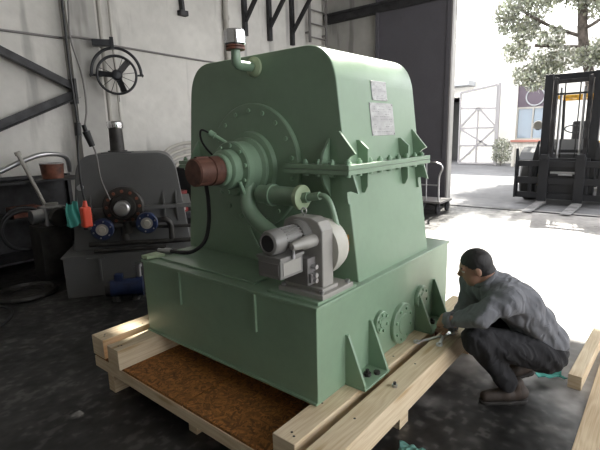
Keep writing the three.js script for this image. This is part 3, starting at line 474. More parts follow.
// teal rag hung on the grey machine
function rag(name, label, cx, cz, y, w, d, amp, turn, m, sd, cat = 'rag') {
  const n = 22, pos = [], idx = [], top = (u, v) => y + amp * (0.25 + fbm(u * 3 + sd, v * 3, 900 + sd, 3));
  for (const s of [1, 0]) for (let j = 0; j <= n; j++) for (let i = 0; i <= n; i++) { const u = i / n, v = j / n, k = 0.75 + 0.5 * fbm(u * 2, v * 2 + sd, 930, 2), x = (u - 0.5) * w * k, z = (v - 0.5) * d * k; pos.push(cx + x * Math.cos(turn) + z * Math.sin(turn), top(u, v) + (s ? 0.004 : 0), cz - x * Math.sin(turn) + z * Math.cos(turn)); }
  const N = (n + 1) * (n + 1), at = (i, j, b) => b * N + j * (n + 1) + i;
  for (let j = 0; j < n; j++) for (let i = 0; i < n; i++) { idx.push(at(i, j, 0), at(i, j + 1, 0), at(i + 1, j, 0), at(i + 1, j, 0), at(i, j + 1, 0), at(i + 1, j + 1, 0)); idx.push(at(i, j, 1), at(i + 1, j, 1), at(i, j + 1, 1), at(i + 1, j, 1), at(i + 1, j + 1, 1), at(i, j + 1, 1)); }
  for (let i = 0; i < n; i++) for (const [a, b, c, e] of [[i, 0, i + 1, 0], [i + 1, n, i, n], [0, i + 1, 0, i], [n, i, n, i + 1]]) idx.push(at(a, b, 0), at(c, e, 0), at(a, b, 1), at(c, e, 0), at(c, e, 1), at(a, b, 1));
  const g = new THREE.BufferGeometry(); g.setAttribute('position', new THREE.Float32BufferAttribute(pos, 3)); g.setIndex(idx); g.computeVertexNormals(); return tag(mesh(name, g, m), label, cat);
}
{ const pos = [], idx = [], n = 16; // hanging cloth over the left edge of the grey base
  for (const s of [0, 1]) for (let j = 0; j <= n; j++) for (let i = 0; i <= n; i++) { const u = i / n, v = j / n, w = 0.11 + 0.05 * v; pos.push(-3.34 + 0.02 * Math.sin(u * 14 + v * 2) + s * 0.006, 0.98 - v * 0.23 + 0.015 * Math.sin(u * 7), -0.43 + (u - 0.5) * w + 0.01 * Math.sin(v * 5)); }
  const N = (n + 1) ** 2, at = (i, j, b) => b * N + j * (n + 1) + i;
  for (let j = 0; j < n; j++) for (let i = 0; i < n; i++) idx.push(at(i, j, 1), at(i, j + 1, 1), at(i + 1, j, 1), at(i + 1, j, 1), at(i, j + 1, 1), at(i + 1, j + 1, 1), at(i, j, 0), at(i + 1, j, 0), at(i, j + 1, 0), at(i + 1, j, 0), at(i + 1, j + 1, 0), at(i, j + 1, 0));
  for (let i = 0; i < n; i++) for (const [a, b, c, e] of [[i, 0, i + 1, 0], [i + 1, n, i, n], [0, i + 1, 0, i], [n, i, n, i + 1]]) idx.push(at(a, b, 0), at(a, b, 1), at(c, e, 0), at(c, e, 0), at(a, b, 1), at(c, e, 1));
  const g = new THREE.BufferGeometry(); g.setAttribute('position', new THREE.Float32BufferAttribute(pos, 3)); g.setIndex(idx); g.computeVertexNormals();
  tag(mesh('hanging_rag', g, M.teal), 'teal rag hanging at the left edge of the grey machine', 'rag'); }
// small blue pump set on the floor
{ const b = thing('floor_pump', 'small blue pump on the floor before the grey machine base', 'pump', V(-2.93, 0, -0.68));
  const T = (x, y, z) => V(-2.93 + x * 0.574 + z * 0.819, y, -0.68 - x * 0.819 + z * 0.574);
  mesh('pump_body', [cyl(T(-0.14, 0.13, 0), T(0.1, 0.13, 0), 0.085, 0.085, 28), cyl(T(0.1, 0.13, 0), T(0.16, 0.13, 0), 0.1, 0.1, 28)], M.blue, b);
  mesh('end_cap', cyl(T(-0.19, 0.13, 0), T(-0.14, 0.13, 0), 0.07, 0.08, 24), M.oldDark, b);
  mesh('terminal_box', cyl(T(-0.06, 0.2, 0), T(-0.06, 0.27, 0), 0.05, 0.05, 4), M.blue, b);
  mesh('outlet', [cyl(T(0.13, 0.2, 0), T(0.13, 0.33, 0), 0.024), cyl(T(0.13, 0.33, 0), T(0.13, 0.36, 0), 0.036)], M.steel, b);
  for (const x of [-0.1, 0.08]) mesh('foot', cyl(T(x, 0, 0), T(x, 0.06, 0), 0.06, 0.03, 4), M.oldDark, b); }
// racks along the wall
function rack(label, x0, x1, z0, z1, levels, h) {
  const k = thing('storage_rack', label, 'rack', V((x0 + x1) / 2, 0, (z0 + z1) / 2));
  for (const x of [x0, x1 - 0.05]) for (const z of [z0, z1 - 0.05]) mesh('post', box(x, x + 0.05, 0, h, z, z + 0.05, 0.003), M.darkSteel, k);
  for (const y of levels) mesh('shelf', box(x0, x1, y - 0.03, y, z0, z1, 0.003), M.darkSteel, k);
  mesh('back_panel', box(x0 - 0.02, x0, 0.05, h, z0, z1), M.darkSteel, k); return k;
}
rack('dark steel shelf rack at the far left by the wall', -5.5, -4.9, -1.36, 0.7, [0.14, 0.66, 1.1], 1.12);
rack('low dark steel rack between the grey machine and the drain pipe', -5.5, -4.3, -4.2, -2.15, [0.14, 0.5], 1.1);
{ const c = thing('enamel_pail', 'reddish-brown round pail on top of the far left rack', 'pail', V(-5.05, 1.1, -0.97)); // > body, rim
  mesh('body', lathed([[0, 1.101], [0.125, 1.101], [0.14, 1.29], [0.13, 1.29], [0.118, 1.115], [0, 1.115]], 'y', V(-5.05, 0, -0.97), 36), M.copper, c);
  mesh('rim', new THREE.TorusGeometry(0.138, 0.008, 8, 36).rotateX(Math.PI / 2).translate(-5.05, 1.292, -0.97), M.steel, c); }
tag(mesh('grey_hose', tube([[-5.1, 1.14, 0.5], [-5.0, 1.15, 0.1], [-4.98, 1.2, -0.25], [-4.97, 1.34, -0.6], [-5.0, 1.41, -0.85], [-5.15, 1.36, -1.2], [-5.3, 1.16, -1.3]], 0.03, 12, 60), M.steel), 'pale grey hose arching over the pail on the left rack', 'hose');
tag(mesh('steel_bar', [cyl(V(-5.09, 1.131, 0.1), V(-5.09, 1.131, -0.7), 0.03)], M.darkSteel), 'dark round bar lying on top of the left rack', 'bar');
tag(mesh('leaning_rod', [cyl(V(-4.86, 0.0, -1.02), V(-4.86, 1.42, -0.54), 0.022), cyl(V(-4.86, 1.42, -0.54), V(-4.86, 1.46, -0.53), 0.035)], M.beige), 'thin rod leaning against the far left rack', 'rod');
tag(mesh('wooden_box', box(-5.2, -4.95, 0.661, 0.78, -0.75, -0.42, 0.006), M.copper), 'flat brown box on the middle shelf of the left rack', 'box');
tag(mesh('paper_carton', box(-5.4, -5.15, 1.101, 1.19, -0.42, -0.16, 0.004), M.greyLight), 'small white carton on the left rack at the picture edge', 'carton');
{ const c = thing('spare_pump', 'bare grey spare pump on the floor stand beside the left rack', 'pump', V(-4.4, 0, -0.6));
  mesh('stand', [box(-4.55, -4.25, 0, 0.62, -0.77, -0.43, 0.01)], M.oldDark, c);
  mesh('body', [box(-4.5, -4.27, 0.62, 0.84, -0.76, -0.52, 0.02), cyl(V(-4.35, 0.74, -0.52), V(-4.35, 0.74, -0.4), 0.08, 0.08, 24)], M.steel, c);
  mesh('pulley', lathed([[0, -0.05], [0.1, -0.05], [0.11, -0.03], [0.09, 0], [0.11, 0.03], [0.1, 0.05], [0, 0.05]], 'x', V(-4.22, 0.72, -0.65), 28), M.oldDark, c);
  mesh('lid', cyl(V(-4.39, 0.84, -0.65), V(-4.39, 0.87, -0.65), 0.07), M.greyLight, c); }
tag(mesh('hose_coil', [new THREE.TorusGeometry(0.25, 0.022, 10, 60).rotateY(1.35).translate(-4.74, 0.56, -0.45), new THREE.TorusGeometry(0.235, 0.022, 10, 60).rotateY(1.45).translate(-4.72, 0.54, -0.44)], M.black), 'coil of black hose hung on the front of the left rack', 'hose');
const disc = (x, y, z, r, lab) => tag(mesh('steel_ring', lathed([[r * 0.55, y + 0.004], [r, y], [r + 0.012, y + 0.02], [r, y + 0.045], [r * 0.9, y + 0.05], [r * 0.86, y + 0.02], [r * 0.55, y + 0.022], [r * 0.55, y + 0.004]], 'y', V(x, 0, z), 48), M.oldDark), lab, 'ring', 'dark rings on the floor by the left rack');
disc(-3.97, 0.0, -0.12, 0.29, 'dark dished steel ring lying on the floor by the grey machine');
disc(-4.3, 0.0, 0.35, 0.26, 'dark steel ring lying on the floor nearest the picture edge');
tag(mesh('floor_cable', tube([[-4.6, 0.012, 0.8], [-4.0, 0.012, 0.35], [-3.6, 0.012, 0.15], [-3.3, 0.012, 0.28], [-3.0, 0.012, 0.7]], 0.011, 8, 60), M.black), 'black cable lying on the floor at the left', 'cable');
{ const d = thing('oil_drum', 'small red drum on the low rack right of the grey machine', 'drum', V(-4.46, 0.5, -2.42));
  mesh('body', lathed([[0, 0.501], [0.15, 0.501], [0.153, 0.51], [0.15, 0.52], [0.15, 0.63], [0.156, 0.64], [0.15, 0.65], [0.15, 0.79], [0.155, 0.8], [0.15, 0.81], [0.14, 0.805], [0, 0.8]], 'y', V(-4.46, 0, -2.42), 36), M.redDrum, d);
  mesh('paper_label', new THREE.CylinderGeometry(0.1515, 0.1515, 0.09, 24, 1, true, 0.7, 1.1).translate(-4.46, 0.575, -2.42), M.greyLight, d); }
{ const lab = ['lowest of the pale pipes bent over the low rack', 'second pale pipe bent over the low rack', 'third pale pipe bent over the low rack', 'topmost pale pipe bent over the low rack'];
  for (let i = 0; i < 4; i++) tag(mesh('bent_pipe', tube([[-4.5 - i * 0.14, 0.52, -2.2 - i * 0.03], [-4.5 - i * 0.14, 0.95 + i * 0.08, -2.25 - i * 0.05], [-4.55 - i * 0.14, 1.16 + i * 0.07, -2.5 - i * 0.05], [-4.6 - i * 0.14, 1.24 + i * 0.075, -2.95], [-4.6 - i * 0.14, 1.26 + i * 0.08, -4.1]], 0.028, 10, 50), M.beige), lab[i], 'pipe', 'pale pipes bent over the low rack'); }
{ const k = thing('scrap_bin', 'black open bin on the low rack beside the red drum', 'bin', V(-4.6, 0.5, -3.1)); mesh('side', [box(-4.95, -4.3, 0.501, 1.1, -3.5, -2.72, 0.02)], M.blackPaint, k); mesh('rim', box(-4.97, -4.28, 1.06, 1.12, -3.52, -2.7, 0.01), M.darkSteel, k); }

// ================= SQUATTING MECHANIC =================
{
  const F = V(-0.7413, 0, 0.6712), RT = V(-0.6712, 0, -0.7413), C0 = V(0.453, 0, -1.184);
  const J = (f, y, r) => C0.clone().addScaledVector(F, f).addScaledVector(RT, r).setY(y);   // forward, height, to his right
  const man = thing('person', 'person in grey work jacket and dark trousers squatting beside the green machine', 'person', J(0, 0, 0));
  M.skin = std('skin', { color: rgb(0.36, 0.2, 0.14), roughness: 0.6 });
  const clothTex = dataTex(512, 512, (u, v) => { const a = fbm(u * 7, v * 7, 701, 4, 7, 7), w = 0.5 + 0.25 * Math.sin(u * 512 * 0.8) + 0.25 * Math.sin(v * 512 * 0.8); return g1(0.78 + 0.3 * (a - 0.5) + 0.08 * w); }, false, [0.35, 0.35]);
  const foldTex = dataTex(512, 512, (u, v) => { const x = u * 4 + 0.8 * fbm(u * 3, v * 3, 711, 3, 3, 3); return g1(0.6 * fbm(x * 2, v * 3, 721, 3) + 0.4 * (0.5 + 0.5 * Math.sin((u * 5 + fbm(u * 4, v * 4, 731, 3, 4, 4) * 2.4) * 6.283))); }, false, [0.32, 0.5]);
  M.jacket = std('grey_work_jacket', { color: rgb(0.205, 0.212, 0.235), map: clothTex, bumpMap: foldTex, bumpScale: 0.012, roughness: 0.9, sheen: 0.2 });
  M.trousers = std('dark_trousers', { color: rgb(0.022, 0.022, 0.026), map: clothTex, bumpMap: foldTex, bumpScale: 0.01, roughness: 0.9 });
  M.shoe = std('brown_leather_shoe', { color: rgb(0.075, 0.055, 0.045), map: dirtTex, roughness: 0.65 });
  M.sole = std('shoe_sole', { color: rgb(0.03, 0.027, 0.025), roughness: 0.8 });
  M.hair = std('black_hair', { color: rgb(0.018, 0.016, 0.016), roughness: 0.6 });
  M.eye = std('eye', { color: rgb(0.5, 0.48, 0.45), roughness: 0.3 });
  const T = { pelvis: J(-0.265, 0.32, 0), low: J(-0.2, 0.44, 0), mid: J(-0.12, 0.55, 0), chest: J(-0.005, 0.635, 0), neck: J(0.085, 0.69, 0), shL: J(0.06, 0.66, -0.175), shR: J(0.09, 0.655, 0.17),
    elL: J(0.225, 0.592, -0.205), wrL: J(0.335, 0.515, -0.07), elR: J(0.12, 0.48, 0.16), wrR: J(0.275, 0.425, 0.06),
    hipL: J(-0.24, 0.29, -0.1), hipR: J(-0.24, 0.29, 0.1), knL: J(0.2, 0.425, -0.145), anL: J(-0.035, 0.105, -0.105), knR: J(0.02, 0.385, 0.13), anR: J(-0.22, 0.14, 0.1) };
  const box3 = (pts, m) => { const b = new THREE.Box3().setFromPoints(pts); return [b.min.subScalar(m), b.max.addScalar(m)]; };
  const hd = J(0.158, 0.808, 0), pitch = 0.38;                                       // head bent forward
  // head axes: forward/up/right after bending
  const hf0 = F.clone().multiplyScalar(Math.cos(pitch)).add(V(0, -Math.sin(pitch), 0)), hu = V(0, Math.cos(pitch), 0).addScaledVector(F, Math.sin(pitch)), turn = 0.35, hf = hf0.clone().multiplyScalar(Math.cos(turn)).addScaledVector(RT, Math.sin(turn)), hr = RT.clone().multiplyScalar(Math.cos(turn)).addScaledVector(hf0, -Math.sin(turn));
  const HS = 0.9, H = (f, u, r) => hd.clone().addScaledVector(hf, f * HS).addScaledVector(hu, u * HS).addScaledVector(hr, r * HS);
  const hq = new THREE.Quaternion().setFromRotationMatrix(new THREE.Matrix4().makeBasis(hf.clone(), hu.clone(), hr.clone().multiplyScalar(1)));
  const headF = blend([ball(H(-0.008, 0.022, 0), 0.0820, 0.0810, 0.0670, hq), ball(H(0.035, -0.045, 0), 0.0558, 0.0675, 0.0522, hq), capsule(H(0.05, -0.095, 0), H(0.062, -0.1, 0), 0.026, 0.022), capsule(H(-0.045, -0.06, 0), T.neck, 0.052, 0.058),
    capsule(H(0.088, 0.012, 0), H(0.112, -0.022, 0), 0.008, 0.014), capsule(H(0.08, 0.025, -0.04), H(0.08, 0.025, 0.04), 0.013, 0.013)], 0.02);
  const face = blend([headF, ball(H(-0.005, -0.01, -0.078), 0.0180, 0.0288, 0.0081, hq), ball(H(-0.005, -0.01, 0.078), 0.0180, 0.0288, 0.0081, hq), capsule(H(0.088, -0.052, -0.018), H(0.088, -0.052, 0.018), 0.009, 0.009), capsule(H(0.083, -0.066, -0.014), H(0.083, -0.066, 0.014), 0.009, 0.009)], 0.006);
  const [hl, hh] = box3([hd, T.neck], 0.15);
  const headG = solid(face, hl, hh, 0.0045);
  // hands: palm and five fingers closing on the gusset edge
  function hand(wr, dir, up, side) {          // side: direction of the thumb
    const n = dir.clone().normalize(), s = side.clone().addScaledVector(n, -side.dot(n)).normalize(), d = n.clone().cross(s).normalize(); if (d.dot(up) > 0) d.negate();
    const Q = (a, b, c) => wr.clone().addScaledVector(n, a).addScaledVector(s, b).addScaledVector(d, c), parts = [];
    parts.push(capsule(Q(-0.03, 0, 0), Q(0.01, 0, 0), 0.026, 0.024));
    for (const b of [-0.026, -0.009, 0.009, 0.026]) parts.push(capsule(Q(0.0, b * 0.7, 0), Q(0.075, b * 1.1, 0.004), 0.015, 0.0125));
    const palm = blend(parts, 0.012), fs = [];
    [[-0.03, 0.024, 0.02, 0.016, 0.0075], [-0.0105, 0.03, 0.026, 0.02, 0.0085], [0.0095, 0.033, 0.028, 0.021, 0.0088], [0.029, 0.029, 0.024, 0.019, 0.0086]].forEach(([b, l1, l2, l3, r]) => {
      let p = Q(0.076, b, 0.003), a = 0.35; for (const [l, k] of [[l1, 0.6], [l2, 0.5], [l3, 0.3]]) { const q = p.clone().addScaledVector(n, l * Math.cos(a)).addScaledVector(d, l * Math.sin(a)); fs.push(capsule(p, q, r, r * 0.93)); p = q; a += k; r *= 0.93; }
    });
    const t0 = Q(0.012, 0.024, 0.004), t1 = Q(0.042, 0.05, 0.018), t2 = Q(0.068, 0.052, 0.032), t3 = Q(0.088, 0.044, 0.042);
    fs.push(blend([capsule(t0, t1, 0.014, 0.0115), capsule(t1, t2, 0.0115, 0.0095), capsule(t2, t3, 0.0095, 0.008)], 0.004));
    const f = blend([palm, ...fs], 0.004), [lo, hi] = box3([Q(-0.03, 0, 0), Q(0.17, 0, 0), Q(0.08, 0.06, 0.08), Q(0.08, -0.05, 0)], 0.035); return solid(f, lo, hi, 0.0033);
  }
  const dirL = V(0.1, 0.45, -1.0).sub(T.wrL), dirR = V(0.13, 0.385, -1.06).sub(T.wrR);
  const handL = hand(T.wrL, dirL, V(0, 1, 0), RT), handR = hand(T.wrR, dirR, V(0, 1, 0), RT.clone().negate());
  const bodyF = blend([capsule(T.pelvis, T.low, 0.075, 0.08), capsule(T.low, T.mid, 0.08, 0.09), capsule(T.mid, T.chest, 0.09, 0.095), capsule(T.chest, T.neck, 0.07, 0.05), capsule(T.shL, T.shR, 0.05, 0.05), capsule(T.shL, T.elL, 0.034, 0.025), capsule(T.elL, T.wrL, 0.025, 0.021), capsule(T.shR, T.elR, 0.034, 0.025), capsule(T.elR, T.wrR, 0.025, 0.021),
    capsule(T.hipL, T.knL, 0.055, 0.045), capsule(T.knL, T.anL, 0.04, 0.032), capsule(T.hipR, T.knR, 0.055, 0.045), capsule(T.knR, T.anR, 0.04, 0.032)], 0.03);
  const [bl, bh] = box3(Object.values(T), 0.16);
  mesh('body', [solid(bodyF, bl, bh, 0.014), headG, handL, handR], M.skin, man);
  // jacket: torso bent over the knees, sleeves, collar, hem
  const jk = blend([capsule(J(-0.255, 0.35, -0.06), J(-0.255, 0.35, 0.06), 0.122, 0.122), capsule(J(-0.18, 0.47, -0.055), J(-0.18, 0.47, 0.055), 0.12, 0.12), capsule(J(-0.09, 0.575, -0.06), J(-0.09, 0.575, 0.06), 0.125, 0.125), capsule(J(0.0, 0.64, -0.09), J(0.0, 0.64, 0.09), 0.105, 0.105), capsule(T.shL, T.shR, 0.072, 0.072),
    capsule(J(0.03, 0.67, 0), J(0.085, 0.715, 0), 0.09, 0.07), capsule(T.shL, T.elL, 0.072, 0.06), capsule(T.elL, T.wrL.clone().lerp(T.elL, 0.04), 0.062, 0.043), capsule(T.shR, T.elR, 0.072, 0.06), capsule(T.elR, T.wrR.clone().lerp(T.elR, 0.04), 0.06, 0.043)], 0.045);
  const cutAt = (f, p, n) => (x, y, z) => Math.max(f(x, y, z), (x - p.x) * n.x + (y - p.y) * n.y + (z - p.z) * n.z);
  const wr = (f) => (x, y, z) => f(x, y, z) + 0.007 * (Math.sin(x * 46 + y * 31 + 3 * Math.sin(z * 17)) * Math.sin(z * 39 - y * 27 + 2 * Math.sin(x * 13)));
  let jf = cutAt(wr(jk), J(-0.24, 0.235, 0), V(0.02, -1, -0.05));
  const nk = J(0.11, 0.745, 0), nd = J(0.125, 0.76, 0).sub(J(0.07, 0.7, 0)).normalize(); jf = cutAt(jf, nk, nd);
  mesh('jacket', solid(jf, bl, bh, 0.0105), M.jacket, man);
  const collar = new THREE.TorusGeometry(0.066, 0.015, 10, 32); collar.applyQuaternion(new THREE.Quaternion().setFromUnitVectors(V(0, 0, 1), nd)).translate(nk.x - nd.x * 0.006, nk.y - nd.y * 0.006, nk.z - nd.z * 0.006); mesh('collar', collar, M.jacket, man);
  for (const [a, b] of [[T.elL, T.wrL], [T.elR, T.wrR]]) { const d = b.clone().sub(a).normalize(), p = a.clone().lerp(b, 0.93); mesh('cuff', lathe([[0.03, -0.02], [0.045, -0.02], [0.046, 0.02], [0.03, 0.022]], 'y', V(0, 0, 0), 24).applyQuaternion(new THREE.Quaternion().setFromUnitVectors(V(0, 1, 0), d)).translate(p.x, p.y, p.z), M.jacket, man); }
  // trousers
  const tf = blend([capsule(J(-0.255, 0.28, -0.07), J(-0.255, 0.28, 0.07), 0.116, 0.116), capsule(T.hipL, T.knL, 0.105, 0.078), capsule(T.knL, T.anL.clone().lerp(T.knL, 0.08), 0.076, 0.058), capsule(T.hipR, T.knR, 0.105, 0.078), capsule(T.knR, T.anR.clone().lerp(T.knR, 0.08), 0.076, 0.056), capsule(T.pelvis, T.low, 0.11, 0.1)], 0.03);
  mesh('trousers', solid((x, y, z) => Math.max(wr(tf)(x, y, z), 0.065 - y), bl.clone().setY(0.03), bh, 0.0105), M.trousers, man);
  // shoes
  const shoe = (heel, toe, lift) => {
    const d = toe.clone().sub(heel), L = d.length(); const n = d.clone().normalize(), q = (t, y) => heel.clone().addScaledVector(n, t * L).add(V(0, y, 0));
    const up = blend([capsule(q(0.16, 0.055), q(0.45, 0.052), 0.042, 0.043), capsule(q(0.45, 0.05), q(0.84, 0.04), 0.043, 0.034), capsule(q(0.22, 0.06), q(0.26, 0.115), 0.043, 0.04)], 0.02);
    const [lo, hi] = box3([heel, toe, q(0.3, 0.15)], 0.07), f = (x, y, z) => { const t = (x - heel.x) * n.x + (y - heel.y) * n.y + (z - heel.z) * n.z, base = mix(heel.y, toe.y, clamp(t / L)); return Math.max(up(x, y, z), base + 0.018 - y); };
    const g = solid(f, lo, hi, 0.006), sole = solid((x, y, z) => { const t = (x - heel.x) * n.x + (y - heel.y) * n.y + (z - heel.z) * n.z, base = mix(heel.y, toe.y, clamp(t / L)); return Math.max(up(x, Math.max(y, base + 0.03), z) - 0.004, y - base - 0.02, base + 0.001 - y); }, lo, hi, 0.006);
    const s = mesh('shoe', g, M.shoe, man); mesh('sole', sole, M.sole, s);
  };
  shoe(J(-0.155, 0, -0.105), J(0.155, 0, -0.105)); shoe(J(-0.3, 0.06, 0.1), J(-0.03, 0.0, 0.1));
  // hair, eyes
  const hf2 = (x, y, z) => Math.max(headF(x, y, z) - 0.006, -(blend([ball(H(0.075, -0.035, 0), 0.075, 0.085, 0.1, hq)], 0.01)(x, y, z)), -((x - H(-0.03, -0.055, 0).x) * hu.x + (y - H(-0.03, -0.055, 0).y) * hu.y + (z - H(-0.03, -0.055, 0).z) * hu.z) , -(ball(H(0.012, -0.03, -0.08), 0.0315, 0.0405, 0.0270, hq)(x, y, z)), -(ball(H(0.012, -0.03, 0.08), 0.0315, 0.0405, 0.0270, hq)(x, y, z))) + 0.0015 * Math.sin(x * 400) * Math.sin(z * 390 + y * 200);
  mesh('hair', solid(hf2, hl, hh, 0.005), M.hair, man);
  for (const s of [-1, 1]) { const e = H(0.079, 0.005, s * 0.032); mesh('eye', new THREE.SphereGeometry(0.0115, 14, 10).translate(e.x, e.y, e.z), M.eye, man); mesh('eyebrow', capsuleG(H(0.092, 0.03, s * 0.018), H(0.083, 0.032, s * 0.052), 0.0045), M.hair, man); }
}
function capsuleG(a, b, r) { const L = a.distanceTo(b), g = new THREE.CapsuleGeometry(r, L, 4, 8); g.applyQuaternion(new THREE.Quaternion().setFromUnitVectors(V(0, 1, 0), b.clone().sub(a).normalize())); const c = a.clone().add(b).multiplyScalar(0.5); return g.translate(c.x, c.y, c.z); }

// ================= TOOLS, RAGS, TIMBER =================
function spanner(label, a, b, r) {          // open-ended spanner lying flat
  const k = thing('spanner', label, 'wrench', a.clone().lerp(b, 0.5)), n = b.clone().sub(a).normalize(), s = V(-n.z, 0, n.x), L = a.distanceTo(b);
  const q = (t, w) => [t, w], pts = [];
  const sh = new THREE.Shape(); const jaw = (x, d, R) => { const list = []; for (let i = 0; i <= 14; i++) { const t = mix(0.55, Math.PI * 2 - 0.55, i / 14); list.push([x + d * R * Math.cos(t), R * Math.sin(t)]); } list.push([x - d * R * 0.15, -R * 0.5], [x - d * R * 0.15, R * 0.5]); return list; };
  const flat = (list, h) => { const g = poly(list, h, 0.001); g.rotateX(-Math.PI / 2); g.applyMatrix4(new THREE.Matrix4().makeBasis(n, V(0, 1, 0), s)); return g.translate(a.x, a.y, a.z); };
  mesh('shank', flat([[0.01, -r * 0.42], [L - 0.01, -r * 0.42], [L - 0.01, r * 0.42], [0.01, r * 0.42]], 0.006), M.tool, k);
  mesh('jaw', flat(jaw(L, 1, r), 0.009), M.tool, k);
  const ring = new THREE.Shape(); ring.absarc(0, 0, r * 0.95, 0, Math.PI * 2); const ho = new THREE.Path(); ho.absarc(0, 0, r * 0.5, 0, Math.PI * 2, true); ring.holes.push(ho);
  mesh('ring_end', flat(ring, 0.01), M.tool, k);
}
spanner('long silver spanner lying across the two right beams', V(0.085, 0.345, -0.86), V(0.205, 0.345, -1.09), 0.022);
spanner('short silver spanner lying on the outer right beam', V(0.205, 0.345, -0.905), V(0.185, 0.3565, -1.02), 0.02);
{ const k = thing('ratchet_handle', 'chrome ratchet standing on the outer beam by the mechanic\'s hand', 'wrench', V(0.2, 0.344, -1.12));
  mesh('head', [cyl(V(0.215, 0.345, -1.12), V(0.215, 0.385, -1.12), 0.022, 0.022, 20)], M.chrome, k); mesh('socket', cyl(V(0.215, 0.385, -1.12), V(0.215, 0.405, -1.12), 0.015, 0.015, 16), M.steel, k); mesh('handle', cyl(V(0.215, 0.365, -1.12), V(0.15, 0.362, -1.2), 0.009), M.chrome, k); }
{ const k = thing('loose_nut', 'loose bolt and nut lying on the outer right beam', 'bolt', V(0.205, 0.344, -0.356)); mesh('nut', hexBolt(V(0.205, 0.3445, -0.356), V(0, 1, 0), 0.014, 0.013), M.steel, k); mesh('shank', cyl(V(0.205, 0.3572, -0.356), V(0.205, 0.37, -0.356), 0.007), M.darkSteel, k); }
for (const [x, z, lab] of [[0.04, -0.31, 'dark loose nut on the near foot plate, nearer the viewer'], [0.085, -0.39, 'dark loose nut on the near foot plate, nearer the man']]) { const k = thing('spare_nut', lab, 'nut', V(x, 0.358, z)); mesh('nut', hexBolt(V(x, 0.3585, z), V(0, 1, 0), 0.017, 0.015), M.oldDark, k); }
rag('green_rag', 'green rag on the floor behind the mechanic\'s shoe', 0.69, -1.53, 0.001, 0.17, 0.1, 0.05, 0.6, M.teal, 3);
rag('crumpled_rag', 'crumpled teal rag on the floor at the bottom picture edge', 0.31, -0.335, 0.001, 0.13, 0.11, 0.05, 0.2, std('pale_teal_cloth', { color: rgb(0.13, 0.3, 0.26), roughness: 0.9 }), 9);
tag(mesh('timber_baulk', box(0.79, 0.865, 0.0, 0.09, -3.6, -1.5, 0.004).translate(-0.79, 0, 1.5).rotateY(-0.035).translate(0.79, 0, -1.5), M.pine, null, 'z'), 'square pale timber baulk lying on the floor right of the mechanic', 'timber');
tag(mesh('plywood_sheet', box(0.915, 1.75, 0.0, 0.022, -2.1, -0.2, 0.002).translate(0, 0.0, 0), M.pine2, null, 'z'), 'tan plywood sheet lying on the floor at the right picture edge', 'plywood');
// sheet trolley behind the machine
{ const k = thing('hand_trolley', 'grey tubular hand trolley parked behind the green machine by the door', 'trolley', V(-2.42, 0, -6.9));
  const X = -2.42, Z = -6.9;
  mesh('deck', box(X - 0.4, X + 0.25, 0.2, 0.24, Z - 0.35, Z + 0.25, 0.006), M.conduit, k);
  mesh('handle', [tube([[X - 0.35, 0.24, Z + 0.2], [X - 0.35, 0.85, Z + 0.2], [X - 0.32, 0.97, Z + 0.22], [X + 0.15, 0.97, Z + 0.22], [X + 0.26, 0.9, Z + 0.22], [X + 0.2, 0.72, Z + 0.2], [X + 0.2, 0.24, Z + 0.2]], 0.02, 8, 70)], M.steel, k);
  mesh('cross_rail', [cyl(V(X - 0.35, 0.55, Z + 0.2), V(X + 0.2, 0.55, Z + 0.2), 0.014)], M.steel, k);
  mesh('upright', cyl(V(X - 0.05, 0.24, Z + 0.2), V(X - 0.05, 0.97, Z + 0.22), 0.012), M.steel, k);
  for (const [x, z] of [[-0.33, -0.28], [0.18, -0.28], [-0.33, 0.18], [0.18, 0.18]]) { mesh('wheel', cyl(V(X + x - 0.02, 0.09, Z + z), V(X + x + 0.02, 0.09, Z + z), 0.09, 0.09, 24), M.black, k); mesh('fork', box(X + x - 0.03, X + x + 0.03, 0.09, 0.2, Z + z - 0.02, Z + z + 0.02), M.darkSteel, k); } }

